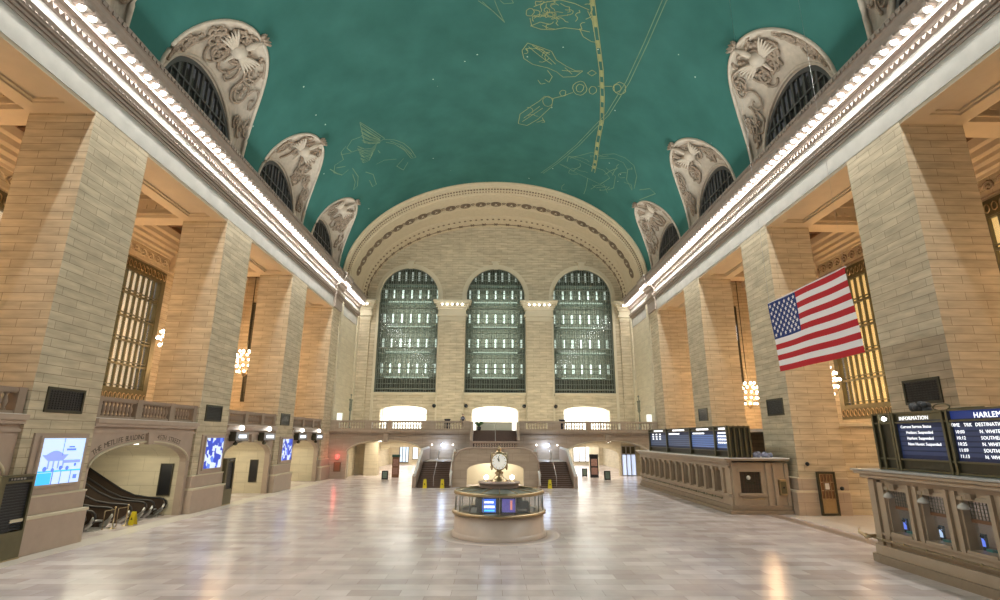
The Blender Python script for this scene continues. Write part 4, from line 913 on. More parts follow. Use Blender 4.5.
# screens and paper inside the glass
SCR = plain('blue_screen', (.02, .06, .3), .3, emit=(.05, .16, .75), es=1.3)
s1 = thing('booth_screen', (-.45, 24.95, 1.2), 'blue lit information screen inside the booth, left of centre', 'screen')
MB().box(-.78, -.1, 24.92, 24.98, 1.16, 1.8).build('case', BLACK, s1)
MB().box(-.74, -.14, 24.9, 24.92, 1.2, 1.76).build('display', SCR, s1)
MB().box(-.66, -.24, 24.89, 24.9, 1.58, 1.66).box(-.68, -.2, 24.89, 24.9, 1.38, 1.48).build('caption', TEXTW, s1)
MB().box(-.68, -.2, 24.89, 24.9, 1.24, 1.31).build('stripe', plain('cyan_lit', (.1, .7, .8), .5, emit=(.1, .7, .9), es=1.), s1)
s2 = thing('booth_screen', (.4, 24.95, 1.2), 'violet picture screen inside the booth, right of centre', 'screen')
MB().box(.1, .78, 24.93, 24.99, 1.16, 1.8).build('case', BLACK, s2)
MB().box(.14, .74, 24.91, 24.93, 1.2, 1.76).build('display', plain('violet_picture', (.1, .05, .3), .3, emit=(.10, .09, .36), es=.8, noise=.9, nscale=4.), s2)
MB().box(.5, .6, 24.9, 24.91, 1.3, 1.7).build('lit_tower', plain('amber_lit', (.8, .3, .2), .5, emit=(.8, .3, .25), es=.7), s2)
for x, y, n_, lb in ((1.05, 25.35, 'printer', 'dark grey office machine behind the booth glass, right side'), (-1.15, 25.3, 'papers', 'white stack of leaflets on the booth ledge, left side'), (1.45, 25.55, 'papers', 'white stack of leaflets on the booth ledge, right side')):
    w_ = .3 if n_ == 'printer' else .13; h_ = .5 if n_ == 'printer' else .22
    r = thing('office_'+n_ if n_ == 'printer' else 'leaflet_stack', (x, y, 1.13), lb, n_)
    if n_ == 'printer':
        MB().box(x-w_, x+w_, y-.15, y+.2, 1.13, 1.13+h_).build('case', DARKCLOTH, r, bevel=.03); MB().box(x-.2, x+.2, y-.25, y-.15, 1.25, 1.3).build('tray', STEEL, r)
    else:
        m = MB()
        for k in range(5): m.box(x-w_+.01*k, x+w_+.008*k, y-.09, y+.09, 1.13+.045*k, 1.13+.04+.045*k)
        m.build('sheets', WHITE, r)
# booth lamps
for s, sn in TH:
    r = thing('globe_lamp', (bx_+s*.62, by_-.35, 2.38), f'white glowing globe lamp on the booth roof, {sn} of the clock', 'lamp', 'globe lamps beside the clock')
    MB().lathe([(.12, 0), (.1, .04), (.04, .06), (.04, .12)], bx_+s*.62, by_-.35, 2.36, 12).build('base', BRASS, r)
    MB().sphere((bx_+s*.62, by_-.35, 2.58), .11, 16, 10).build('globe', WARMBULB if False else PANELW, r)
# the four faced clock
ck = thing('brass_clock', (bx_, by_, 2.38), 'four faced brass clock on top of the round booth', 'clock')
MB().lathe([(.42, 0), (.42, .06), (.3, .1), (.26, .16), (.2, .22), (.15, .3), (.2, .36), (.22, .4), (.14, .46), (.1, .52), (.14, .56), (.1, .6)], bx_, by_, 2.37, 24).build('pedestal', BRASS, ck)
m = MB()
m.sphere((bx_, by_, 3.3), .40, 20, 14); m.build('case', BRASS, ck)
CLOCKF = plain('clock_dial', (.75, .72, .62), .4, emit=(1, .95, .82), es=.45)
for k in range(4):
    a = -pi/2 + k*pi/2; d = Vector((cos(a), sin(a), 0)); t = Vector((-sin(a), cos(a), 0)); c = Vector((bx_, by_, 3.3)) + d*.36
    m = MB(); m.tube([c + t*.37*cos(2*pi*j/32) + Vector((0, 0, .37*sin(2*pi*j/32))) for j in range(32)], .045, 8, closed=True); m.build('bezel', BRASS, ck)
    m = MB(); m.face([c + d*.045 + t*.355*cos(2*pi*j/32) + Vector((0, 0, .355*sin(2*pi*j/32))) for j in range(32)]); m.face([c - d*.0 + t*.355*cos(-2*pi*j/32) + Vector((0, 0, .355*sin(-2*pi*j/32))) for j in range(32)])
    m.grid(lambda i, j: c + d*.045*j + t*.355*cos(2*pi*i/32) + Vector((0, 0, .355*sin(2*pi*i/32))), 32, 1)
    dl = m.build('dial', CLOCKF, ck)
    m = MB(); cc = c + d*.055
    for h in range(12):
        aa = 2*pi*h/12; m.tube([cc + t*.27*sin(aa)+Vector((0, 0, .27*cos(aa))), cc + t*.32*sin(aa)+Vector((0, 0, .32*cos(aa)))], .012, 4)
    m.build('hour_marks', BLACK, dl)
    MB().tube([cc, cc + t*-.04 + Vector((0, 0, .25))], .016, 4).build('minute_hand', BLACK, dl); MB().tube([cc, cc + t*-.09 + Vector((0, 0, .15))], .022, 4).build('hour_hand', BLACK, dl)
MB().lathe([(.26, 0), (.3, .04), (.2, .1), (.12, .14), (.1, .2), (.13, .25), (.08, .3), (.03, .38), (.0, .44)], bx_, by_, 3.62, 20).build('finial', BRASS, ck)

# ------------------------------------------------------------------ left side: galleries, arches, escalators
for k, (a, b_) in enumerate(((12.4, 20.88), (24.55, 33.0), (36.7, 45.05), (48.75, 57.2))):
    c = (a+b_)/2; hw = (b_-a)/2-.35
    ol = [(a, 0), (a+.35, 0), (a+.35, 2.95)] + [(c-hw*cos(pi*j/24), 3.0+1.05*sin(pi*j/24)) for j in range(1, 24)] + [(b_-.35, 2.95), (b_-.35, 0), (b_, 0), (b_, 4.95), (a, 4.95)]
    m = slab(ol, [], -18.45, -18.85, FX)
    w = struct(f'wall_gallery{k+1}', m, PINK)
    m = MB()
    for (o, z0, z1) in ((.1, 4.55, 4.68), (.2, 4.85, 5.0), (.3, 5.0, 5.2)): m.box(-18.8, -18.45+o, a, b_, z0, z1)
    m.build('ledge_moulding', PINK, w)
    m = MB().box(-18.42, -18.30, a, b_, 5.195, 5.23); m.build('ledge_highlight', WHITE, w)  # white strip painted in as the highlight along the ledge
    m = MB().prism([(c-.3, 4.6), (c+.3, 4.6), (c+.2, 4.0), (c-.2, 4.0)], -18.28, -18.5, FX); m.build('keystone', PINK, w)
    m = MB().tube([(-18.42, c-(hw+.08)*cos(pi*j/24), 3.02+1.12*sin(pi*j/24)) for j in range(25)], .05, 6); m.build('arch_bead', CREAM, w)
    # recess: side walls, back, ceiling
    m = MB()
    dp = -24.5 if k != 1 else -31
    m.box(dp-.2, dp, a, b_, 0, 4.95)
    m.box(dp, -18.85, a-.0, a+.2, 0, 4.95)
    ol = [(-18.85, 0), (-21.3, 0), (-21.3, 2.1)] + [(-22.2+.9*cos(pi*j/12), 2.1+.55*sin(pi*j/12)) for j in range(1, 12)] + [(-23.1, 2.1), (-23.1, 0), (dp, 0), (dp, 4.95), (-18.85, 4.95)]
    if k == 1: m.box(dp, -18.85, b_-.2, b_, 0, 4.95)
    else:
        s2_ = slab(ol, [], b_-.2, b_, FY); n0 = len(m.v); m.v += s2_.v; m.f += [[i+n0 for i in f] for f in s2_.f]; m.sm += s2_.sm
        m.box(-23.3, -21.3, b_+.9, b_+1.0, 0, 3)
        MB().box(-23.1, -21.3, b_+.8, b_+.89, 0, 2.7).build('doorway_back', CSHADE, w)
        MB().tube([(-21.25, b_-.22, 0), (-21.25, b_-.22, 2.1)] + [(-22.2+.95*cos(pi*j_/12), b_-.22, 2.1+.6*sin(pi*j_/12)) for j_ in range(1, 12)] + [(-23.15, b_-.22, 2.1), (-23.15, b_-.22, 0)], .05, 5).build('doorway_moulding', PINK, w)
    # barrel ceiling
    if k != 1:
        m.grid(lambda i, j, a=a, b_=b_, c=c, hw=hw, dp=dp: (-18.85+(dp+18.85)*j, c-(hw+.2)*cos(pi*i/16), 3.1+1.1*sin(pi*i/16)), 16, 1)
    else:
        m.grid(lambda i, j, a=a, b_=b_, c=c, hw=hw, dp=dp: (-18.85-5.0*j, c-(hw+.2)*cos(pi*i/16), 3.1+1.1*sin(pi*i/16)), 16, 1)
    m.build('recess', SCREAM, w)
    light('gallery_arch_light', 'AREA', (-20.6, c, 3.95), 150, (1, .93, .72), 5, 2.2, rot=(0, 0, radians(90)))
    light('gallery_arch_light', 'POINT', (-21.5, c, 3.4), 85, (1, .93, .72), .3)
struct('floor_gallery', MB().box(-29.5, -18.85, YB, 24.55, 4.95, 5.2).box(-29.5, -23.9, 24.5, 33.05, 4.95, 5.2).box(-23.9, -18.85, 24.5, 33.05, 4.95, 5.2).box(-29.5, -18.85, 33.0, 57.2, 4.95, 5.2), FLOORW)
# round ceiling lamps in the escalator arch
for j, y in enumerate((26.9, 28.2, 29.6)):
    o = MB().lathe([(0, -.05), (.2, -.04), (.26, 0)], 0, 0, 0, 16).build('ceiling_downlight', PANELW); o.location = (-19.7, y, 4.02 if j else 3.93)
    tag(o, ['round ceiling lamp in the escalator archway, nearest', 'round ceiling lamp in the escalator archway, middle', 'round ceiling lamp in the escalator archway, farthest'][j], 'lamp', 'ceiling lamps over the escalators')
# lettering following the arch of the escalator bay
def arch_text(body, y_start, y_end, c, hw, mat, nm, parent):
    n_ = len(body); mbs = MB()
    for i, ch in enumerate(body):
        if ch == ' ': continue
        y = y_start + (y_end-y_start)*(i+.5)/n_; q = max(-.999, min(.999, (c-y)/hw)); th = math.acos(q)
        z = 3.02+1.05*sin(th)+.2; sl = math.atan2(1.05*cos(th), hw*sin(th)+1e-6)
        # a reader in the hall sees Y growing to the right on the left wall
        mb = text(ch, .36, lambda u, v, d, y=y, z=z, sl=sl: (-18.445+d*.3, y + u*cos(sl) - v*sin(sl)*1.0, z + u*sin(sl)+v*cos(sl)), mat, None)
        n0 = len(mbs.v); mbs.v += mb.v; mbs.f += [[q_+n0 for q_ in f] for f in mb.f]; mbs.sm += mb.sm
    return mbs.build(nm, mat, parent)
wg = bpy.data.objects['wall_gallery2']
arch_text('THE METLIFE BUILDING', 25.0, 28.35, 28.78, 3.95, ENGR, 'lettering', wg)
arch_text('45TH STREET', 29.5, 31.7, 28.78, 3.95, ENGR, 'lettering', wg)

# escalators rising away to the left
def esc(yc, label, hw=.62):
    r = thing('escalator', (-19.5, yc, 0), label, 'escalator', 'escalators in the left archway')
    path = [(-20.4, 0.0), (-21.2, .12), (-22.0, .45), (-23.2, 1.12), (-25, 2.15), (-27, 3.3), (-30.5, 5.3)]
    m = MB()
    for k in range(len(path)-1):
        (xa, za), (xb, zb) = path[k], path[k+1]; N = max(1, int(abs(xb-xa)/.4))
        for j in range(N):
            x0 = xa+(xb-xa)*j/N; x1 = xa+(xb-xa)*(j+1)/N; z = za+(zb-za)*(j+1)/N
            m.box(x1, x0, yc-hw+.12, yc+hw-.12, z-.25, z)
    m.build('steps', STEEL, r)
    m = MB().box(-20.4, -19.3, yc-hw+.1, yc+hw-.1, 0, .03); m.build('comb_plate', STEEL, r)
    for s in (-1, 1):
        y = yc+s*hw
        # handrail loop
        hp = [(-30.5, 6.25), (-27, 4.25), (-25, 3.1), (-23.2, 2.07), (-22, 1.4), (-21.2, 1.08), (-20.4, .96), (-19.75, .93), (-19.5, .9), (-19.33, .78), (-19.27, .6), (-19.33, .42), (-19.5, .3), (-19.75, .24)]
        MB().tube([(x, y, z) for x, z in hp], .055, 8).build('handrail', RUBBER, r)
        sk = [(x, z-.05) for x, z in hp[:9]] + [(-19.38, .6), (-19.6, .3), (-19.75, 0), (-20.4, -.02), (-21.2, .05), (-22, .35), (-23.2, 1.0), (-25, 2.0), (-27, 3.15), (-30.5, 5.1)]
        MB().prism(sk, y-.02, y+.02, lambda u, v, d: (u, d, v)).build('balustrade_panel', plain('bronzed_panel', (.17, .125, .095), .25, .7) if 'bronzed_panel' not in MATS else MATS['bronzed_panel'], r)
        dk = [(-19.75, .32), (-20.4, .3), (-21.2, .4), (-22, .72), (-23.2, 1.38), (-25, 2.42), (-27, 3.55), (-30.5, 5.55)]
        MB().tube([(x, y-s*.06, z) for x, z in dk], .06, 6).build('skirt_deck', STEEL, r)
        MB().tube([(-19.35, y-.0, .62), (-19.45, y, .36), (-19.62, y, .2), (-19.8, y, .05)], [.07, .1, .13, .16], 8).build('newel', STEEL, r)
esc(32.15, 'farthest escalator of the left archway, beside the pale side wall', .55)
esc(30.3, 'middle escalator of the left archway, behind the yellow sign', .62)
esc(27.75, 'nearest escalator of the left archway, partly behind the first pier', .65)
esc(25.85, 'escalator tucked behind the first left pier, brass stanchion before it', .6)
for i_, (y, lb) in enumerate(((28.0, 'short brass barrier post before the nearest escalator, left one'), (28.95, 'short brass barrier post before the escalators, right of the yellow sign'))):
    r = thing('brass_stanchion', (-19.0, y, 0), lb, 'stanchion', 'brass barrier posts at the escalators')
    MB().lathe([(.16, 0), (.15, .03), (.03, .05), (.025, .95), (.05, .97), (.04, 1.02), (0, 1.04)], -19.0, y, 0, 12).build('post', BRASS, r)
    MB().tube([(-19.0, y, .9), (-19.0, y-.7, .9), (-19, y-.7, .05)], .02, 6).build('rail', BRASS, r)
# dark poster frames on the side walls of the bays
for (a, b_, z0, z1, y, lb) in ((-19.95, -19.2, 1.05, 2.85, 32.78, 'tall black framed poster on the pale wall behind the escalators'), (-20.0, -19.35, .85, 2.6, 44.83, 'tall black framed poster in the second left archway'),):
    r = thing('poster_frame', ((a+b_)/2, y, z0), lb, 'poster')
    slab([(a, z0), (b_, z0), (b_, z1), (a, z1)], [[(a+.05, z0+.05), (b_-.05, z0+.05), (b_-.05, z1-.05), (a+.05, z1-.05)]], y-.06, y, FY).build('frame', BRONZE, r)
    MB().box(a+.05, b_-.05, y-.03, y-.01, z0+.05, z1-.05).build('poster', BLACK, r)
# advertising screens on the left piers
def screen_mat(nm, seed):
    m, nt, b = nodes(nm); L = nt.links
    uv = nt.nodes.new('ShaderNodeUVMap'); uv.uv_map = 'UVMap'
    mp = nt.nodes.new('ShaderNodeMapping'); mp.inputs['Location'].default_value = (seed, seed*.37, 0)
    v = nt.nodes.new('ShaderNodeTexVoronoi'); v.distance = 'CHEBYCHEV'; v.inputs['Scale'].default_value = 3.2
    cr = nt.nodes.new('ShaderNodeValToRGB'); e = cr.color_ramp.elements
    e[0].color = (.03, .07, .55, 1); e[1].color = (.75, .85, 1, 1); x = e.new(.45); x.color = (.12, .25, .95, 1); cr.color_ramp.interpolation = 'CONSTANT'
    e[2].position = .62
    sp = nt.nodes.new('ShaderNodeSeparateColor')
    L.new(uv.outputs[0], mp.inputs['Vector']); L.new(mp.outputs[0], v.inputs['Vector']); L.new(v.outputs['Color'], sp.inputs[0]); L.new(sp.outputs[0], cr.inputs[0])
    L.new(cr.outputs[0], b.inputs['Emission Color']); b.inputs['Emission Strength'].default_value = 1.1; b.inputs['Base Color'].default_value = (.02, .02, .03, 1)
    return m
LB = plain('screen_pale', (.5, .6, .8), .4, emit=(.52, .70, 1), es=.9); MBL = plain('screen_blue', (.05, .1, .4), .4, emit=(.13, .22, .85), es=1.1)
CY = plain('screen_cyan', (.05, .4, .6), .4, emit=(.05, .42, .85), es=1.1)
for k, (y0, y1, z0, z1, lb) in enumerate(((21.75, 24.0, 2.52, 4.32, 'large blue and white advertising screen on the nearest left pier'), (34.05, 36.25, 2.47, 4.32, 'blue advertising screen on the second left pier'), (46.4, 48.7, 2.45, 4.22, 'narrow looking blue advertising screen on the third left pier'))):
    r = thing('advertising_screen', (-18.3, (y0+y1)/2, z0), lb, 'screen', 'lit advertising screens on the left piers')
    slab([(y0-.1, z0-.1), (y1+.1, z0-.1), (y1+.1, z1+.1), (y0-.1, z1+.1)], [[(y0, z0), (y1, z0), (y1, z1), (y0, z1)]], -18.34, -18.12, FX).build('frame', PINK, r)
    slab([(y0-.35, z0-.4), (y1+.25, z0-.4), (y1+.25, z1+.2), (y0-.35, z1+.2)], [[(y0-.1, z0-.1), (y1+.1, z0-.1), (y1+.1, z1+.1), (y0-.1, z1+.1)]], -18.31, -18.22, FX).build('stone_surround', PINK, r)
    X = -18.16
    if k == 0:
        MB().box(X-.02, X, y0, y1, z0, z1).build('display', LB, r)
        m = MB().prism([(y0+.1, z0+1.15), (y0+1.45, z0+1.15), (y0+1.2, z0+.9), (y0+.45, z0+.9)], X, X+.004, FX)      # domed pavilion roof and columns
        m.prism([(y0+.3+.9*j/12, z0+1.15+.16*sin(pi*j/12)) for j in range(13)], X, X+.004, FX)
        for j in range(4): m.box(X, X+.004, y0+.45+.25*j, y0+.53+.25*j, z0+.6, z0+.9)
        m.box(X, X+.004, y0+1.2, y1-.1, z0+.8, z0+.92)
        m.build('pavilion_picture', plain('screen_mid', (.2, .25, .7), .4, emit=(.25, .33, .92), es=1.), r)
        m = MB()
        for (u, v, rr) in ((.35, .6, .1), (.75, .55, .08), (1.15, .62, .09), (1.5, .6, .09), (1.9, .72, .07)): m.prism([(y0+u+rr*cos(2*pi*j/10), z0+v+rr*sin(2*pi*j/10)) for j in range(10)], X, X+.006, FX)
        m.build('trees_picture', MBL, r)
        MB().box(X, X+.005, y0, y0+.75, z0, z0+.45).box(X, X+.005, y0, y1, z0+.47, z0+.53).build('cyan_panel', CY, r)
        MB().box(X, X+.006, y0+.78, y0+.83, z0, z0+.5).box(X, X+.006, y0+1.2, y0+1.24, z0, z0+.5).box(X, X+.006, y0+1.72, y0+1.76, z0, z0+.5).box(X, X+.006, y0+1.1, y0+1.13, z0+1.1, z1).box(X, X+.006, y0+1.9, y0+2.1, z0+.15, z0+.32).box(X, X+.006, y0+1.3, y0+1.8, z1-.5, z1-.42).box(X, X+.006, y0+1.4, y0+1.7, z1-.38, z1-.32).build('panel_lines', MBL, r)
    else:
        MB().box(X-.02, X, y0, y1, z0, z1).build('display', screen_mat(f'screen_picture_{k}', k*3.3), r)
# gate boards in bronze frames
for (y0, y1, xa, lb) in ((20.0, 21.45, -17.9, 'bronze framed black track board at the left edge, before the first pier'), (36.75, 37.9, -18.0, 'bronze framed black track board beside the second left pier')):
    r = thing('track_board', (xa, (y0+y1)/2, 0), lb, 'sign', 'tall bronze track boards')
    slab([(y0, .05), (y1, .05), (y1, 3.0), (y0, 3.0)], [[(y0+.22, 1.0), (y1-.08, 1.0), (y1-.08, 2.72), (y0+.22, 2.72)]], xa-.25, xa, FX).build('frame', OLIVE, r, bevel=.02)
    MB().box(xa-.2, xa-.1, y0+.22, y1-.08, 1.0, 2.72).build('board', BLACK, r)
    m = MB()
    for j in range(16): m.box(xa-.1, xa-.07, y0+.26, y1-.12, 1.05+.102*j, 1.05+.102*j+.05)
    m.build('slats', plain('slat_dark', (.03, .032, .035), .4) if 'slat_dark' not in MATS else MATS['slat_dark'], r)
    MB().box(xa, xa+.01, y0+.3, y1-.1, 2.8, 2.92).build('number_plate', BLACK, r)
    m = MB().box(xa+.01, xa+.014, y0+.4, y0+.45, 2.83, 2.89)
    for q in range(4): m.box(xa+.01, xa+.014, y0+.5+.14*q, y0+.6+.14*q, 2.83, 2.89)
    m.build('plate_marks', STEEL, r)
    MB().box(xa-.25, xa+.02, y0-.02, y1+.02, 0, .06).build('foot', BRASS, r)
# hanging box signs with lamps
for k, (y0, y1, lb) in enumerate(((37.4, 39.35, 'hanging black box sign with lit panel, nearest, in the second left archway'), (42.0, 44.2, 'hanging black box sign with lit panel beside the third left pier'), (49.5, 51.7, 'hanging black box sign with lit panel beyond the third left pier'), (54.4, 56.6, 'hanging black box sign with lit panel, farthest, near the balcony corner'))):
    r = thing('hanging_sign', (-18.1, (y0+y1)/2, 4.15), lb, 'sign', 'lit box signs on the left gallery')
    MB().box(-18.35, -17.95, y0, y1, 4.12, 4.72).build('case', BLACK, r, bevel=.02)
    MB().box(-17.95, -17.93, y0+.04, y1-.04, 4.15, 4.69).build('rim', plain('rim_grey', (.4, .4, .42), .5) if 'rim_grey' not in MATS else MATS['rim_grey'], r)
    MB().box(-17.93, -17.915, y0+.4, y1-.4, 4.31, 4.53).build('lit_panel', SIGNW, r)
    MB().box(-18.4, -17.95, y0-.01, y0+.02, 4.1, 4.74).build('end_plate', BRONZE, r)  # dark bronze plate at the near end of the case
    MB().lathe([(.0, -.32), (.12, -.28), (.16, -.16), (.05, -.06), (.05, 0)], -18.15, (y0+y1)/2-.5, 4.12, 12).build('pendant_boss', BRONZE, r)
    l = thing('globe_lamp', (-18.1, (y0+y1)/2, 4.95), ['white globe lamp above the nearest hanging box sign', 'white globe lamp above the second hanging box sign', 'white globe lamp above the third hanging box sign', 'white globe lamp above the farthest hanging box sign'][k], 'lamp', 'globe lamps above the box signs')
    MB().tube([(-18.45, (y0+y1)/2, 4.85), (-18.1, (y0+y1)/2, 4.85)], .03, 6).build('bracket', BRASS, l)
    MB().sphere((-18.05, (y0+y1)/2, 5.0), .17, 12, 8).build('globe', PANELW, l)

# ------------------------------------------------------------------ side aisles
for side in (-1, 1):
    sn = 'left' if side < 0 else 'right'
    m = MB()
    # outer wall with window openings (plane across X)
    holes = []
    wins = []
    for c in BAY[:3]:
        z0, z1 = (6.9, 18.4) if side < 0 else (6.0, 18.4)
        holes.append([(c-4.0, z0), (c+4.0, z0), (c+4.0, z1), (c-4.0, z1)]); wins.append((c, z0, z1))
    w = struct('wall_northaisle' if side < 0 else 'wall_southaisle', slab([(YB, 0), (58, 0), (58, 24), (YB, 24)], holes, side*OUT, side*(OUT+.6), FX), LIME)
    for (c, z0, z1) in wins:
        wn[0] += 1
        fr = slab([(c-4, z0), (c+4, z0), (c+4, z1), (c-4, z1)], [[(c-3.45, z0+1.1), (c+3.45, z0+1.1), (c+3.45, z1-1.0), (c-3.45, z1-1.0)]], side*(OUT-.1), side*(OUT+.3), FX)
        w_ = fr.build(f'window_{wn[0]}', OLIVE); w_['kind'] = 'structure'
        m = MB(); zz0, zz1 = z0+1.1, z1-1.0; xa, xb = sorted((side*OUT, side*(OUT+.2)))
        for k in range(11):
            y = c-3.45+6.9*k/10; m.box(xa, xb, y-.06, y+.06, zz0, zz1)
        for k in range(6):
            z = zz0+(zz1-zz0)*k/5; m.box(xa-.03, xb+.03, c-3.45, c+3.45, z-.07, z+.07)
            m.box(xa-.01, xb+.01, c-3.45, c+3.45, z+.25, z+.31)
        m.build('mullions', OLIVE, w_)
        # ornate border
        m = MB()
        for k in range(16):
            y = c-3.7+7.4*k/15
            for z in (z0+.5, z1-.5): m.tube([(side*(OUT-.12), y+.17*cos(2*pi*j/8), z+.28*sin(2*pi*j/8)) for j in range(8)], .05, 4, closed=True)
        m.build('border_scrolls', BRASS, w_)
        xa, xb = sorted((side*(OUT+.34), side*(OUT+.38)))
        MB().box(xa, xb, c-3.6, c+3.6, z0, z1).build('pane', GLASS, w_)
        xa, xb = sorted((side*(OUT+.8), side*(OUT+.9)))
        if side > 0: bm_ = plain(f'lit_yellow_blind_{wn[0]}', (.8, .6, .25), .7, emit=(1, .66, .25), es=.75)
        else: bm_ = plain(f'lit_beige_blind_{wn[0]}', (.6, .5, .35), .7, emit=(.95, .8, .58), es=.6)
        b2 = MB()
        for k in range(10):
            y = c-3.2+6.4*k/9; b2.box(xa, xb, y-.29, y+.29, z0-.3, z1+.3)
        b2.build('lit_blinds', bm_, w_)
        b3 = MB().box(min(side*(OUT+.6), side*(OUT+1.9)), max(side*(OUT+.6), side*(OUT+1.9)), c-4.3, c+4.3, z1, z1+.1).box(min(side*(OUT+1.8), side*(OUT+1.9)), max(side*(OUT+1.8), side*(OUT+1.9)), c-4.3, c+4.3, z0-.4, z1+.1)
        b3.build('outer_wall', BRONZE, w_)
    # aisle cornice on the outer wall and inner side
    m = MB()
    pr_ = [(0, 19.8), (.12, 19.8), (.15, 20.0), (.35, 20.1), (.35, 20.35), (.6, 20.5), (.6, 20.75), (.9, 20.85), (.95, 21.2), (1.2, 21.3), (1.3, 21.75), (1.3, 22.1), (0, 22.1)]
    m.prism([(side*(OUT-p), z) for p, z in pr_], YB, 57.2, FY if False else (lambda u, v, d: (u, d, v)))
    m.prism([(side*(W+2.95+p), z) for p, z in pr_], YB, 57.2, lambda u, v, d: (u, d, v))
    m.build('aisle_cornice', LIMEP, w)
    m = MB()
    y = 13.
    while y < 57: # carved scroll frieze below the cornice
        m.tube([(side*(OUT-.03), y+.42*(1-j/14)*cos(j*.75), 19.2+.42*(1-j/14)*sin(j*.75)) for j in range(14)], .07, 4); y += .95
    m.box(min(side*OUT, side*(OUT-.04)), max(side*OUT, side*(OUT-.04)), 12, 57, 18.62, 18.72)
    m.build('carved_frieze', RELIEFD if side > 0 else LIMEP, w)
    # cross beams and coffered ceiling
    for (ya, yb) in PY[:4]:
        xa, xb = sorted((side*(W+2.97), side*(OUT-.02)))
        m = MB().box(xa, xb, ya+.1, ya+1.4, 18.7, 22.1)
        for z in (18.95, 20.0, 20.4): m.box(xa, xb, ya-.0, ya+1.5, z, z+.12)
        k = xa+.3
        while k < xb-.4: m.box(k, k+.3, ya+.04, ya+1.46, 19.35, 19.65); k += .62
        m.build('cross_beam', LIMEP, w)
    xa, xb = sorted((side*(W+2.97), side*(OUT)))
    c_ = struct('ceiling_northaisle' if side < 0 else 'ceiling_southaisle', MB().box(xa, xb, YB, 57.2, 22.1, 22.4), ORNDARK)
    m = MB()
    for (ya, yb) in ((12.4, 20.88), (24.55, 33.0), (36.7, 45.05), (48.75, 57.2)):
        for k in range(4): y = ya+.4+(yb-ya-.8)*k/3; m.box(xa+1, xb-1, y-.12, y+.12, 21.8, 22.1)
        for k in range(4): x = xa+1.3+(xb-xa-2.6)*k/3; m.box(x-.12, x+.12, ya, yb, 21.8, 22.1)
    m.build('coffer_ribs', WOOD, c_)
    # end wall of the aisle, with a tall narrow window
    xc = side*26.9; z0, z1 = 8.0, 19.0
    e0, e1 = sorted((side*(W+2.95), side*OUT))
    struct('wall_northaisle_end' if side < 0 else 'wall_southaisle_end', slab([(e0, 0), (e1, 0), (e1, 22.1), (e0, 22.1)], [[(xc-.45, z0), (xc+.45, z0), (xc+.45, z1), (xc-.45, z1)]], 57.2, 57.9, FY), LIME)
    wn[0] += 1
    w_ = slab([(xc-.45, z0), (xc+.45, z0), (xc+.45, z1), (xc-.45, z1)], [[(xc-.32, z0+.2), (xc+.32, z0+.2), (xc+.32, z1-.2), (xc-.32, z1-.2)]], 57.25, 57.4, FY).build(f'window_{wn[0]}', BRONZE); w_['kind'] = 'structure'
    m = MB().box(xc-.03, xc+.03, 57.28, 57.36, z0, z1)
    for k in range(12): z = z0+(z1-z0)*k/11; m.box(xc-.4, xc+.4, 57.28, 57.36, z-.05, z+.05)
    m.build('mullions', BRONZE, w_); MB().box(xc-.4, xc+.4, 57.45, 57.5, z0, z1).build('pane', plain(f'dim_pane_{wn[0]}', (.12, .11, .08), .2), w_)
    if side > 0: MB().box(xc-.35, xc+.3, 57.42, 57.44, 15.0, 16.8).build('lit_pane', SIGNW, w_)

# chandeliers
def chandelier(x, y, z, label, chain_top=21.8):
    r = thing('chandelier', (x, y, z), label, 'chandelier', 'globe chandeliers in the aisles')
    MB().tube([(x, y, z+1.0), (x, y, chain_top)], .04, 6).build('chain', BRONZE, r)
    m = MB().lathe([(.0, -1.6), (.12, -1.5), (.3, -1.3), (.16, -1.1), (.35, -.8), (.5, -.3), (.42, .2), (.3, .6), (.15, .9), (.05, 1.1)], x, y, z, 16); m.build('body', BRASS, r)
    rings = ((-1.1, .65, 8), (-.55, 1.0, 12), (0, 1.2, 14), (.5, 1.0, 12), (.95, .65, 8))
    for (dz, rr, nb) in rings:
        rg = MB().tube([(x+rr*.92*cos(2*pi*j/24), y+rr*.92*sin(2*pi*j/24), z+dz-.12) for j in range(24)], .035, 5, closed=True).build('ring', BRASS, r)
        for j in range(nb):
            a = 2*pi*(j+.5*(dz < 0))/nb
            key = 'gl'
            if key not in CH: o0 = MB().sphere((0, 0, 0), .115, 8, 6).build('globe', WARMBULB); CH[key] = o0.data; bpy.data.objects.remove(o0)
            o = bpy.data.objects.new('globe', CH[key]); C.objects.link(o); o.parent = rg; o.location = (rr*cos(a), rr*sin(a), dz)
    light('chandelier_light', 'POINT', (x, y, z), CHW, (1, .58, .27), 1.0)
CH = {}; CHW = 2100
for i_, y in enumerate(BAY):
    q = ['out of view nearest the viewer', 'behind the nearest pier', 'peeping out from behind the second pier', 'hanging in the far bay'][i_]
    chandelier(-25.3, y, 11.8, f'warm globe chandelier in the left aisle, {q}')
    chandelier(25.6, y, 8.9, f'warm globe chandelier in the right aisle, {q}')

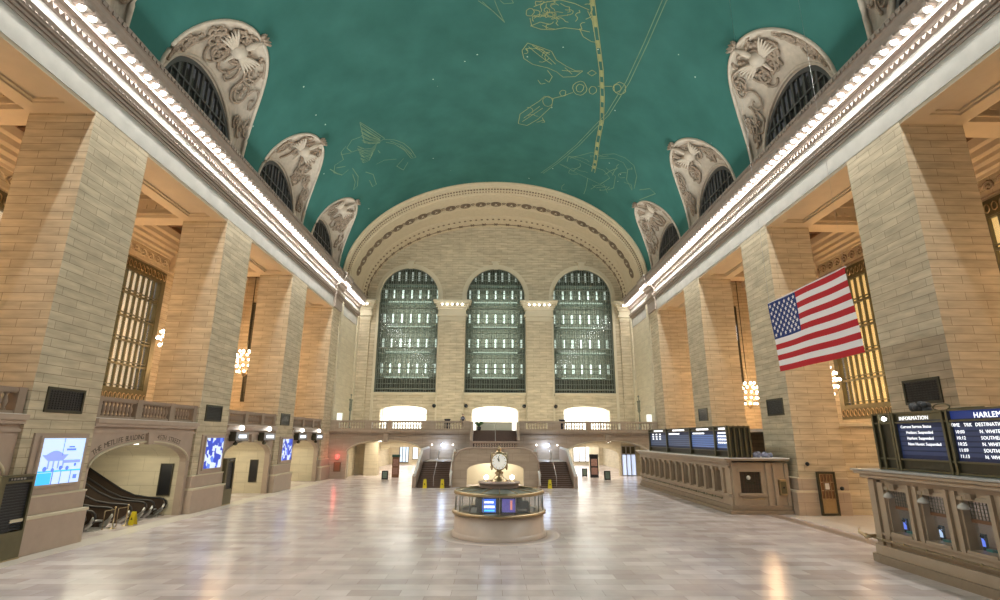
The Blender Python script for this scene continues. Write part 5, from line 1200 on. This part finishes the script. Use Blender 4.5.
# ------------------------------------------------------------------ right side: cross wall with brass door
cw = struct('wall_crossaisle', MB().box(21.25, 29.5, 33.3, 34.3, 0, 5.3), LIME)
MB().box(21.25, 29.5, 33.1, 34.4, 5.2, 5.4).box(21.25, 29.5, 33.2, 33.3, 2.85, 3.0).build('ledge', CREAM, cw)
struct('floor_southgallery', MB().box(21.25, 29.5, 34.3, 57.2, 4.95, 5.2), FLOORW)
r = thing('brass_door', (19.85, 32.9, 0), 'narrow brass glazed door in the near face of the right pier', 'door')
slab([(19.3, .02), (20.4, .02), (20.4, 2.5), (19.3, 2.5)], [[(19.42, .15), (20.28, .15), (20.28, 2.38), (19.42, 2.38)]], 32.82, 32.95, FY).build('door_frame', BRONZE, r)
MB().box(19.42, 20.28, 32.86, 32.92, .15, .95).build('kick_panel', BRASS, r)
m = MB()
for k in range(5): x = 19.45+.8*k/4; m.box(x-.02, x+.02, 32.84, 32.9, .95, 2.38)
for k in range(4): z = .95+1.43*k/3; m.box(19.42, 20.28, 32.84, 32.9, z-.025, z+.025)
m.build('glazing_bars', BRASS, r); MB().box(19.42, 20.28, 32.88, 32.92, .95, 2.38).build('pane', WOOD, r)
MB().box(19.7, 19.95, 32.82, 32.84, 1.5, 1.85).build('notice', WHITE, r)
for (x, z, lb) in ((17.95+.9, 2.95, 'small round dark bell on the pier above and left of the brass door'), (20.75, 1.55, 'small dark switch plate right of the brass door')):
    o = MB().lathe([(0, -.06), (.1, -.05), (.12, 0), (.12, .04), (0, .04)], 0, 0, 0, 12).build('wall_fitting', BLACK); o.location = (x, 32.92, z); o.rotation_euler = (radians(90), 0, 0); tag(o, lb, 'fitting')
r = thing('wall_lantern', (24.6, 33.2, 1.1), 'glowing white lamp on the aisle wall low behind the near counter', 'lamp')
MB().box(24.4, 24.8, 33.05, 33.3, 1.25, 1.32).build('shade', BRASS, r); MB().sphere((24.6, 33.0, 1.05), .2, 12, 8).build('globe', PANELW, r)
light('wall_lantern_light', 'POINT', (24.6, 32.3, 1.2), 60, (1, .85, .65), .2)
r = thing('wall_sign', (23.4, 33.2, 2.2), 'pair of small brass posts on the aisle wall right of the brass door', 'fitting')
for x in (23.1, 23.5): MB().box(x, x+.12, 33.15, 33.3, 1.7, 2.4).build('post', WOOD, r)

# ------------------------------------------------------------------ ticket counters
CST = plain('counter_marble', (.40, .31, .215), .4, noise=.14, nscale=2.2)
CSD = plain('counter_carving', (.28, .21, .14), .5, noise=.2, nscale=5.)
NICHE = plain('niche_shutter', (.085, .055, .035), .5, noise=.3, nscale=5.)
XF = 14.35
# far counter
r = thing('ticket_counter', (16.3, 43.5, 0), 'long far marble ticket counter with a row of arched niches', 'counter')
YA0, YA1 = 33.6, 53.4
MB().box(XF-.25, 17.95, YA0-.2, YA1, 0, .22).box(XF-.12, 17.95, YA0-.1, YA1, .22, .5).build('base', CSD, r, bevel=.03)
NN = 13; pit = (YA1-.5-(YA0+.9))/NN; holes = []
for k in range(NN):
    c = YA0+.9+pit*(k+.5); holes.append(arch(c, pit*.345, 1.2, 2.35, .3, 10))
fr = slab([(YA0+.3, .5), (YA1, .5), (YA1, 3.0), (YA0+.3, 3.0)], holes, XF, XF+.35, FX); fr.build('front', CST, r)
MB().box(XF+.6, 17.95, YA0+.35, YA1, .5, 3.0).build('niche_back', NICHE, r)
for k in range(NN+1):
    y = YA0+.9+pit*k
    m = MB().box(XF-.14, XF, y-.17, y+.17, 1.15, 2.62).box(XF-.2, XF, y-.22, y+.22, 2.5, 2.66).box(XF-.2, XF, y-.22, y+.22, 1.1, 1.2); m.box(XF-.17, XF-.12, y-.04, y+.04, 1.25, 2.4)
    m.build('pilaster', CST, r)
MB().box(XF-.18, XF+.1, YA0, YA1, 1.0, 1.14).box(XF-.1, XF+.1, YA0, YA1, 2.66, 2.8).box(XF-.22, XF+.1, YA0-.2, YA1, 2.95, 3.1).build('mouldings', CST, r)
MB().box(XF-.4, 17.97, YA0-.35, YA1+.1, 3.1, 3.22).build('countertop', CST, r, bevel=.03); MB().box(XF-.44, 17.97, YA0-.4, YA1+.1, 3.22, 3.27).build('top_slab', WHITE, r)
m = MB()
for k in range(NN):
    c = YA0+.9+pit*(k+.5)
    m.tube([(XF-.16, c-pit*.36, .82), (XF-.32, c-pit*.2, .86), (XF-.32, c+pit*.2, .86), (XF-.16, c+pit*.36, .82)], .035, 6)
    m.sphere((XF-.18, c-pit*.36, .82), .07, 6, 4); m.sphere((XF-.18, c+pit*.36, .82), .07, 6, 4)
m.build('brass_rail', OLIVE, r)
# end faces toward the viewer
e = MB()
fe = slab([(XF, .5), (17.95, .5), (17.95, 3.0), (XF, 3.0)], [[(14.95, 1.2), (16.25, 1.2), (16.25, 2.45), (14.95, 2.45)]], YA0, YA0+.3, FY); fe.build('end_face', CST, r)
MB().box(14.85, 16.35, YA0-.08, YA0, 2.45, 2.6).box(14.8, 16.4, YA0-.1, YA0, 1.05, 1.2).box(XF, 17.97, YA0-.06, YA0, 1.0, 1.1).build('end_mouldings', CST, r)
for x in (14.45, 16.55, 17.0, 17.72): MB().box(x, x+.22, YA0-.1, YA0, .5, 2.95).build('end_pilaster', CST, r)
MB().box(14.95, 16.25, YA0+.12, YA0+.2, 1.2, 2.45).build('end_shutter', NICHE, r)
m = MB()
for k in range(8): m.box(14.95+.17*k, 14.98+.17*k, YA0+.08, YA0+.12, 1.2, 2.45)
for k in range(6): m.box(14.95, 16.25, YA0+.08, YA0+.12, 1.22+.24*k, 1.25+.24*k)
m.box(15.3, 15.9, YA0+.05, YA0+.08, 1.75, 1.85); m.build('shutter_bars', BRONZE, r)
MB().sphere((15.5, YA0+.06, 2.1), .13, 8, 6).build('hanging_globe', WHITE, r)
m = MB().tube([(14.95, YA0-.12, .85), (15.1, YA0-.2, .88), (16.2, YA0-.2, .88), (16.35, YA0-.12, .85)], .035, 6); m.build('end_brass_rail', BRASS, r)
mt = thing('mail_box', (17.45, YA0-.1, 1.1), 'upright brass box on the end of the far ticket counter', 'box')
MB().box(17.24, 17.7, YA0-.24, YA0-.02, 1.1, 2.0).build('case', BRASS, mt, bevel=.02); MB().box(17.3, 17.64, YA0-.255, YA0-.24, 1.2, 1.9).build('door', OLIVE, mt); MB().box(17.41, 17.53, YA0-.27, YA0-.255, 1.5, 1.6).build('slot', BLACK, mt)

# near counter
r = thing('ticket_counter', (16.3, 15.5, 0), 'near marble ticket counter with glazed windows at the right edge of the photo', 'counter')
NY0, NY1 = 6.0, 21.2
XN = 14.35
rc = [(XN-.3, NY0), (XN-.3, NY1-.3), (XN-.22, NY1+.15), (XN+.05, NY1+.35), (XN+.5, NY1+.45), (17.95, NY1+.45), (17.95, NY0)]
MB().prism(rc, 0, .28, lambda u, v, d: (u, v, d)).build('base', CSD, r)
rc2 = [(u+.12 if u < 16 else u, v-.06 if v > 10 else v) for u, v in rc]
MB().prism(rc2, .28, .62, lambda u, v, d: (u, v, d)).build('base_upper', CST, r)
nw = [(19.85, .5), (18.27, .5), (16.7, .5), (15.12, .5), (13.55, .5)]
holes = [[(c-.48, 1.15), (c+.48, 1.15), (c+.48, 2.6), (c-.48, 2.6)] for c, _ in nw]
slab([(NY0, .6), (NY1, .6), (NY1, 3.0), (NY0, 3.0)], holes, XN, XN+.4, FX).build('front', CST, r)
MB().box(XN+.02, 17.95, NY1-.3, NY1, .6, 3.0).build('end_face', CST, r)
for c, _ in nw:
    for s in (-1, 1): MB().box(XN-.1, XN, c+s*.62-.07, c+s*.62+.07, 1.05, 2.85).build('pilaster', CST, r)
    MB().box(XN-.06, XN, c-.55, c+.55, 2.6, 2.72).build('window_lintel', CST, r); MB().box(XN-.1, XN+.05, c-.5, c+.5, 1.07, 1.15).build('window_sill', CST, r)
    MB().box(XN-.16, XN, c-.1, c+.1, 2.66, 2.82).build('carved_boss', CSD, r)
    MB().box(XN+.22, XN+.26, c-.48, c+.48, 1.95, 2.05).build('transom', WOOD, r)
    MB().box(XN+.30, XN+.32, c-.48, c+.48, 1.15, 2.6).build('pane', CLEAR, r)
    m = MB()
    for k in range(9): m.box(XN+.24, XN+.26, c-.48+.12*k-.008, c-.48+.12*k+.008, 2.05, 2.6)
    for k in range(5): m.box(XN+.24, XN+.26, c-.48, c+.48, 2.05+.11*k-.008, 2.05+.11*k+.008)
    m.build('wire_grille', OLIVE, r)
    m = MB().tube([(XN-.12, c+.28, 2.72), (XN-.12, c+.28, 2.5)], .015, 5); m.build('lamp_stem', BRASS, r)
    m = MB().lathe([(.03, .12), (.13, .05), (.17, -.04), (.13, -.08), (0, -.1)], XN-.12, c+.28, 2.42, 12); m.build('lamp_shade', plain('milky_glass', (.6, .58, .52), .25) if 'milky_glass' not in MATS else MATS['milky_glass'], r)
MB().box(XN-.1, XN, 20.85, 21.15, .62, 2.95).box(XN-.06, XN, 20.52, 20.7, .62, 2.95).build('corner_pilaster', CST, r)
MB().box(XN+1.6, 17.95, NY0, NY1-.3, .6, 3.0).build('office_back', PINK, r)
MB().box(XN+.4, XN+1.6, NY0, NY1-.3, .95, 1.05).build('inner_desk', WOOD, r)
MB().box(XN-.06, XN+.1, NY0, NY1, 2.86, 3.0).box(XN-.08, XN+.1, NY0, NY1, .98, 1.06).build('mouldings', CST, r)
MB().box(XN-.3, 17.95, NY0, NY1+.1, 3.0, 3.14).box(XN-.42, 17.95, NY0, NY1+.25, 3.14, 3.26).build('countertop', CST, r, bevel=.03)
MB().box(XN-.48, 17.95, NY0, NY1+.3, 3.26, 3.31).build('top_slab', plain('grey_top', (.42, .41, .38), .3), r)
m = MB().tube([(XN-.25, NY1-.1, .84), (XN-.25, NY0, .84)], .04, 8)
for k in range(14): m.tube([(XN, NY1-.6-1.0*k, .8), (XN-.25, NY1-.6-1.0*k, .84)], .03, 5); m.sphere((XN-.25, NY1-.6-1.0*k, .84), .06, 6, 4)
m.build('brass_rail', BRASS, r)
for j, (c, _) in enumerate(nw[:3]):
    light('ticket_window_light', 'POINT', (XN+1.1, c, 2.2), 5, (.85, .9, 1), .15)
    q = ['in the leftmost near ticket window', 'in the second near ticket window', 'in the ticket window at the right edge'][j]
    t2 = thing('ticket_monitor', (XN+.6, c+.7, 1.05), f'small blue lit monitor {q}', 'monitor', 'monitors in the ticket windows')
    MB().box(XN+.55, XN+.62, c+.5, c+.92, 1.2, 1.6).build('case', BLACK, t2); MB().box(XN+.54, XN+.55, c+.53, c+.89, 1.23, 1.57).build('display', MBL if j != 1 else LB, t2)
    MB().box(XN+.5, XN+.72, c+.65, c+.8, 1.05, 1.2).build('stand', BLACK, t2)
    t3 = thing('counter_microphone', (XN+.45, c+.38, 1.05), f'dark microphone on a stalk {q}', 'microphone', 'microphones in the ticket windows')
    MB().tube([(XN+.45, c+.38, 1.05), (XN+.45, c+.38, 1.4), (XN+.38, c+.38, 1.52)], .015, 6).build('stalk', BLACK, t3); MB().sphere((XN+.36, c+.38, 1.56), .06, 8, 6).build('head', BLACK, t3)
    t4 = thing('desk_clutter', (XN+.42, c+.2, 1.05), f'small teal and dark desk object {q}', 'desk item', 'desk items in the ticket windows')
    MB().box(XN+.34, XN+.5, c+.1, c+.32, 1.05, 1.22).build('base', plain('teal_plastic', (.03, .2, .18), .4) if 'teal_plastic' not in MATS else MATS['teal_plastic'], t4)
r = thing('brass_urn_bracket', (XN-.35, NY1+.2, .95), 'scrolled brass bracket at the rounded corner of the near counter', 'bracket')
m = MB().tube([(XN-.05, NY1-.0, .9), (XN-.3, NY1+.2, .82), (XN-.4, NY1+.45, .95), (XN-.3, NY1+.6, 1.05)], [.05, .08, .06, .03], 8).sphere((XN-.3, NY1+.25, .85), .1, 8, 6); m.build('scroll', BRASS, r)

# ------------------------------------------------------------------ departure boards
BLUE = plain('board_face', (.006, .01, .025), .45, emit=(.004, .008, .03), es=1.)
BLUEH = plain('board_header', (.01, .02, .10), .45, emit=(.010, .024, .12), es=1.)
BSTR = plain('board_row', (.022, .03, .06), .45, emit=(.016, .024, .06), es=1.)
def brd(root, X, y0, y1, z0, z1, rows, hdr=BLUEH, rowmat=BSTR):
    """one panel; y1 is the far end = left side as seen"""
    pn_ = MB().box(X, X+.06, y0, y1, z0, z1).build('panel', BLUE, root)
    MB().box(X-.01, X, y0, y1, z1-.26, z1).build('header', hdr, pn_)
    m = MB(); n_ = rows
    for k in range(n_):
        z = z0+.14+(z1-.5-z0-.1)*k/n_; m.box(X-.008, X, y0+.05, y1-.05, z, z+.12*(z1-z0)/1.6)
    m.build('rows', rowmat, pn_)
def btxt(root, body, y_left, z, X, size, nm='lettering'):
    # text reads left to right toward smaller Y
    return text(body, size, lambda u, v, d: (X-.012+d*.2, y_left-u, z+v), TEXTW, nm, root, align='LEFT', spacing=1.05)
XB = 14.75
nb = thing('departure_board', (XB+.6, 15.5, 3.3), 'large near departure board headed INFORMATION and HARLEM on the right counter', 'sign')
MB().box(XB+.1, XB+1.2, 9.0, 20.9, 3.31, 5.35).build('cabinet', BRONZE, nb)
m = MB()
for y in (20.88, 20.55, 19.95, 19.82, 17.62, 17.42, 13.2, 13.0, 9.1): m.box(XB-.1, XB+.1, y-.045, y+.045, 3.31, 5.38)
for z in (5.36, 5.02, 3.72, 3.36): m.box(XB-.07, XB+.1, 9.0, 20.9, z-.03, z+.03)
m.build('frame', OLIVE, nb)
MB().box(XB+.0, XB+.1, 19.9, 20.9, 3.4, 5.0).box(XB, XB+.1, 9, 19.88, 3.4, 3.7).build('blank_panel', BRONZE, nb)
brd(nb, XB+.02, 17.67, 19.78, 3.75, 5.34, 6, hdr=OLIVE)
brd(nb, XB+.02, 13.25, 17.38, 3.75, 5.34, 6)
btxt(nb, 'INFORMATION', 19.6, 5.10, XB-.0, .19)
for k, s in enumerate(('Current Service Status', 'Hudson: Suspended', 'Harlem: Suspended', 'New Haven: Suspended')): btxt(nb, s, 19.6-(.22 if k else 0), 4.82-.2*k, XB+.01, .142)
btxt(nb, 'HARLEM LINE', 16.5, 5.09, XB, .24)
btxt(nb, 'TIME', 17.42, 4.83, XB+.01, .155); btxt(nb, 'TRK', 16.93, 4.83, XB+.01, .155); btxt(nb, 'DESTINATION', 16.52, 4.83, XB+.01, .155)
for k, (a, b_) in enumerate((('10:00', 'N. WHITE PLAINS'), ('10:12', 'SOUTHEAST'), ('10:25', 'N. WHITE PLAINS'), ('11:09', 'SOUTHEAST'), ('11:13', 'N. WHITE PLAINS'))):
    btxt(nb, a, 17.3, 4.62-.19*k, XB+.01, .15); btxt(nb, b_, 16.42, 4.62-.19*k, XB+.01, .15)
o = MB().sphere((0, 0, 0), .08, 10, 8).build('board_lamp', WHITEBULB); o.location = (XB-.05, 20.3, 5.18); tag(o, 'small round white lamp at the left end of the near departure board', 'lamp')
# things lying on top of the near board
bd_ = thing('equipment_bundle', (XB+.5, 19.0, 5.38), 'dark crumpled bundle lying on top of the near departure board', 'bundle')
m = MB(); rr = random.Random(3)
for k in range(14): m.sphere((XB+.35+rr.uniform(-.15, .15), 19.0+rr.uniform(-.35, .35), 5.5+rr.uniform(-.05, .14)), rr.uniform(.08, .16), 8, 6)
m.build('bundle', plain('bundle_grey', (.05, .055, .06), .7, noise=.4, nscale=9.), bd_)
m = MB().tube([(XB+.3, 18.0+.35*cos(j*.5), 5.5+.12*sin(j*.5)) for j in range(20)], .025, 5).tube([(XB+.3, 17.7, 5.42), (XB+.3, 17.0, 5.44), (XB+.3, 16.4, 5.42)], .03, 5); m.build('cable', OLIVE, bd_)
# far boards
XB = 14.58
fb = thing('departure_board', (XB+.7, 42, 3.27), 'long far row of dark blue departure boards on the far ticket counter', 'sign')
MB().box(XB+.1, XB+1.3, 33.75, 50.6, 3.27, 5.15).build('cabinet', BRONZE, fb)
m = MB()
for y in (50.6, 45.6, 40.2, 35.75, 33.8): m.box(XB-.12, XB+.1, y-.07, y+.07, 3.27, 5.22)
for z in (5.18, 4.95, 3.66, 3.3): m.box(XB-.08, XB+.1, 33.8, 50.6, z-.03, z+.03)
for x in (0, .33, .66, 1.0, 1.3): m.box(XB+x-.04, XB+x+.04, 33.62, 33.78, 3.27, 5.22)
m.box(XB, XB+1.3, 33.62, 33.78, 5.1, 5.2); m.build('frame', OLIVE, fb)
BF = plain('far_board_row', (.04, .055, .09), .45, emit=(.05, .07, .12), es=1.); BF2 = plain('far_board_row_bright', (.06, .08, .16), .45, emit=(.08, .14, .32), es=1.)
for k, (y0, y1) in enumerate(((45.7, 50.5), (40.3, 45.5), (35.85, 40.1), (33.87, 35.65))):
    brd(fb, XB+.02, y0, y1, 3.7, 5.16, 6, hdr=BRONZE, rowmat=BF if k < 2 else BF2)
    w = y1-y0
    hd = ['HUDSON LINE', 'HARLEM LINE', 'NEW HAVEN', 'INFO'][k]
    m = MB()
    q = y1-w*.25
    while q > y0+w*.25: m.box(XB-.0, XB+.01, q-.12, q, 4.98, 5.1); q -= .17
    if k == 0:
        for c_ in range(3):
            for rw in range(3): m.box(XB-.0, XB+.01, y1-.7-c_*1.0-.4, y1-.7-c_*1.0, 4.7-.2*rw, 4.8-.2*rw)
    else:
        q = y1-.3
        while q > y0+w*(.45 if k < 3 else .15): m.box(XB-.0, XB+.01, q-.14, q, 4.72, 4.82); q -= .2
    if k == 3:
        for rw in (1, 2, 3):
            for j in range(5): m.box(XB, XB+.01, y1-.25-.28*j-.2, y1-.25-.28*j, 4.72-.2*rw, 4.81-.2*rw)
    m.build('lit_characters', TEXTW, fb)
m = MB(); rr = random.Random(5)
bd2 = thing('plastic_bundle', (17.0, 34.4, 3.27), 'crumpled grey blue plastic sheet on the end of the far counter top', 'bundle')
for k in range(16): m.sphere((16.9+rr.uniform(-.6, .6), 34.3+rr.uniform(-.2, .2), 3.34+rr.uniform(0, .12)), rr.uniform(.1, .2), 8, 6)
m.build('sheet', plain('plastic_greyblue', (.22, .24, .34), .4, noise=.3, nscale=6.), bd2)

# ------------------------------------------------------------------ flag
fl = thing('american_flag', (13.0, 21.4, 7.4), 'large red, white and blue striped flag hanging in the right half of the hall', 'flag')
Y1, Y0_, ZT, ZB = 24.25, 18.6, 10.72, 7.43; FH = ZT-ZB; FL = Y1-Y0_
def wave(y, z): return 13.0 + .035*sin((y)*2.1+z*.4) + .02*sin(z*1.7+y)
RED = plain('flag_red', (.50, .012, .02), .8); FWH = plain('flag_white', (.85, .82, .82), .8); NAVY = plain('flag_navy', (.012, .035, .17), .8)
def cloth(y0, y1, z0, z1, mat, nm, dx=0):
    m = MB(); nu = max(2, int(abs(y1-y0)/.3)); 
    for d, f in ((-.004-dx, False), (.004+dx, True)):
        m.grid(lambda a, j: (wave(y0+(y1-y0)*a/nu, z0+(z1-z0)*j/3)+d, y0+(y1-y0)*a/nu-.3*(ZT-z0-(z1-z0)*j/3)/FH, z0+(z1-z0)*j/3), nu, 3, flip=f)
    return m.build(nm, mat, fl)
for k in range(13):
    z1 = ZT-FH*k/13; z0 = z1-FH/13
    cloth(Y0_, Y1-(FL*.385 if k < 7 else 0), z0, z1, RED if k % 2 == 0 else FWH, 'stripe')
cloth(Y1-FL*.385, Y1, ZT-FH*7/13, ZT, NAVY, 'canton')
m = MB(); cw_, ch_ = FL*.385, FH*7/13
for rw in range(9):
    nc = 6 if rw % 2 == 0 else 5
    for c_ in range(nc):
        yy = Y1 - cw_*((2*c_+1) if rw % 2 == 0 else (2*c_+2))/12; zz = ZT - ch_*(rw+1)/10
        for s in (-1, 1):
            m.face([(wave(yy, zz)+s*.012, yy - .3*(ZT-zz)/FH + (.12 if j % 2 == 0 else .05)*sin(2*pi*j/10)*s, zz + (.12 if j % 2 == 0 else .05)*cos(2*pi*j/10)) for j in range(10)])
m.build('stars', FWH, fl)
MB().tube([(13.0, Y0_-.02, ZT+.02), (13.0, Y1+.02, ZT+.02)], .03, 6).build('top_rod', FWH, fl)
for y in (Y0_+.05, Y1-.05): MB().tube([(13.0, y, ZT), (13.0, y, Z0+VB*sqrt(1-(13.0/W)**2)-.02)], .006, 4).build('suspension_wire', STEEL, fl)

# ------------------------------------------------------------------ balcony furniture: candelabra, lit boxes, person
for x, y, z, lb in ((-17.6, 65.2, 5.2, 'tall pale candelabrum on the balcony by the left side wall'), (17.7, 65.0, 5.2, 'tall forked candelabrum on the balcony by the right side wall')):
    r = thing('candelabrum', (x, y, z), lb, 'lamp', 'candelabra on the balcony')
    MB().lathe([(.35, 0), (.35, .1), (.18, .25), (.09, .5), (.08, 2.2), (.14, 2.3), (.2, 2.5), (.1, 2.7), (.06, 2.8)], x, y, z, 12).build('stem', GRILLE if x < 0 else plain('greenish_bronze', (.2, .22, .17), .5, .3), r)
    m = MB()
    for s in (-1, 1): m.tube([(x, y, z+2.4), (x+s*.0, y+s*.3, z+2.4), (x, y+s*.42, z+2.75), (x, y+s*.42, z+3.5)], .05, 6)
    m.tube([(x, y, z+2.7), (x, y, z+4.1)], .05, 6); m.build('arms', GRILLE, r)
    m = MB()
    for s in (-1, 0, 1): m.sphere((x, y+s*.42, z+(3.6 if s else 4.2)), .12, 8, 6)
    m.build('finials', GRILLE, r)
for x, lb in ((-17.7, 'small lit white box at the left end of the balcony'), (17.75, 'small lit white box at the right end of the balcony')):
    o = MB().box(-.28, .28, -.1, .1, 0, .8).build('light_box', plain('lit_box_'+('a' if x < 0 else 'b'), (.9, .9, .85), .5, emit=(.9, 1, .92), es=.8)); o.location = (x, 61.2, 6.25); tag(o, lb, 'light box')
    q = MB().box(x-.06, x+.06, 61.15, 61.25, 5.2, 6.25).build('light_box_stand', BRONZE); tag(q, lb.replace('small lit white box', 'dark post under the lit box'), 'stand')
pp = thing('person', (-3.65, 61.3, 5.2), 'person in dark clothing standing on the balcony left of the middle doorway', 'person')
X, Y = -3.65, 61.3
bm_ = bpy.data.meshes.new('body')
sk = [((0, 0, .95), .15), ((0, 0, 1.2), .15), ((0, 0, 1.42), .17), ((0, 0, 1.52), .06), ((0, .0, 1.66), .1), ((.09, 0, .9), .1), ((.1, 0, .5), .07), ((.1, 0, .08), .045), ((.1, -.14, .04), .035), ((-.09, 0, .9), .1), ((-.1, 0, .5), .07), ((-.1, 0, .08), .045), ((-.1, -.14, .04), .035),
      ((.2, 0, 1.4), .06), ((.26, .02, 1.12), .045), ((.24, -.1, .88), .032), ((-.2, 0, 1.4), .06), ((-.26, .02, 1.12), .045), ((-.24, -.1, .88), .032)]
ed = [(0, 1), (1, 2), (2, 3), (3, 4), (0, 5), (5, 6), (6, 7), (7, 8), (0, 9), (9, 10), (10, 11), (11, 12), (2, 13), (13, 14), (14, 15), (2, 16), (16, 17), (17, 18)]
bm_.from_pydata([s[0] for s in sk], ed, []); bm_.materials.append(DARKCLOTH)
bo = bpy.data.objects.new('body', bm_); C.objects.link(bo); bo.parent = pp
md = bo.modifiers.new('skin', 'SKIN')
for v, s in zip(bm_.skin_vertices[0].data if bm_.skin_vertices else [], sk): v.radius = (s[1], s[1])
if not bm_.skin_vertices:
    bpy.context.view_layer.objects.active = bo
if bm_.skin_vertices: bm_.skin_vertices[0].data[0].use_root = True
sb = bo.modifiers.new('sub', 'SUBSURF'); sb.levels = 1; sb.render_levels = 1
MB().sphere((X, Y-.01, 5.2+1.68), .1, 12, 8, sz=1.2).build('head', SKIN, pp); MB().sphere((X, Y+.02, 5.2+1.71), .108, 12, 8, sz=1.15).build('hair', DARKCLOTH, pp)
dk_ = thing('reception_desk', (0, 67, 5.2), 'greenish glass fronted desk in the middle balcony doorway', 'desk')
MB().box(-2.3, 2.2, 66.6, 67.2, 5.2, 6.2).build('body', plain('desk_stone', (.30, .30, .25), .4), dk_, bevel=.03); MB().box(-2.5, 2.4, 66.5, 67.3, 6.2, 6.3).build('top', CREAM, dk_)
pt_ = thing('potted_plant', (-1.9, 65.8, 5.2), 'small dark leafy potted plant beside the middle doorway desk', 'plant')
MB().lathe([(0, 0), (.2, 0), (.28, .5), (.25, .5), (0, .45)], -1.9, 65.8, 5.2, 12).build('pot', BLACK, pt_)
m = MB(); rr = random.Random(8)
for k in range(26):
    a = rr.uniform(0, 6.28); l_ = rr.uniform(.4, .75); e_ = rr.uniform(.5, 1.2); b0 = Vector((-1.9, 65.8, 5.65))
    m.tube([b0, b0+Vector((cos(a)*l_*.4, sin(a)*l_*.4, e_*.5)), b0+Vector((cos(a)*l_, sin(a)*l_, e_*.6))], [.02, .06, .01], 4)
m.build('leaves', plain('leaf_green', (.04, .09, .03), .6), pt_)
for k, x in enumerate((-5.4, 7.7)):
    o = MB().box(-.3, .3, -.2, .2, 0, 1.15).box(-.36, .36, -.1, .1, 1.15, 1.25).build('litter_bin', DARKCLOTH); o.location = (x, 61.2, 5.2); tag(o, ['dark bin behind the balcony rail left of the person', 'dark bin behind the balcony rail right of the middle stair'][k], 'bin', 'bins on the balcony')

# ------------------------------------------------------------------ light
K = 1.0
for side in (-1, 1):
    # uplighting hidden on the cornice ledge, washing the opposite half of the vault
    light('cornice_uplight', 'AREA', (side*(W-1.0), 26, 22.95), 4300*K, (.93, 1, .98), .35, 64, rot=(0, radians(side*112), 0))
    # ledge lights washing the frieze
    light('frieze_light', 'AREA', (side*(W-.15), 28, 20.5), 75*K, (.93, .96, 1), .06, 70, rot=(0, radians(180+side*30), 0))
    # the glow of the row of bulbs under the cornice
    light('bulb_row_light', 'AREA', (side*(W-.62), 30, 21.58), 3700*K, (1, .97, .93), .08, 74, rot=(0, 0, 0))
    light('cove_wash', 'AREA', (side*(W-1.2), 28, 22.2), 1500*K, (.97, .99, .97), .3, 68, rot=(0, radians(side*60), 0))
# unseen fill panel added behind the viewer to soften the light
light('rear_fill_light', 'AREA', (0, -11.5, 14), 900*K, (.97, .98, 1), 26, 18, rot=(radians(90), 0, radians(180)))
light('balcony_wash', 'AREA', (0, 61.5, 6.3), 900*K, (1, .93, .74), 30, 1.0, rot=(radians(150), 0, 0))
w = bpy.data.worlds.new('world'); bpy.context.scene.world = w; w.use_nodes = True
w.node_tree.nodes['Background'].inputs[0].default_value = (.95, .97, 1, 1); w.node_tree.nodes['Background'].inputs[1].default_value = .11

sc = bpy.context.scene
sc.view_settings.view_transform = 'Standard'; sc.view_settings.look = 'None'; sc.view_settings.gamma = 1; sc.view_settings.use_curve_mapping = False
sc.view_settings.exposure = 0
sc.cycles.use_denoising = True; sc.cycles.max_bounces = 8; sc.cycles.sample_clamp_indirect = 6
for o in list(bpy.data.objects):
    if '_o' in o: del o['_o']
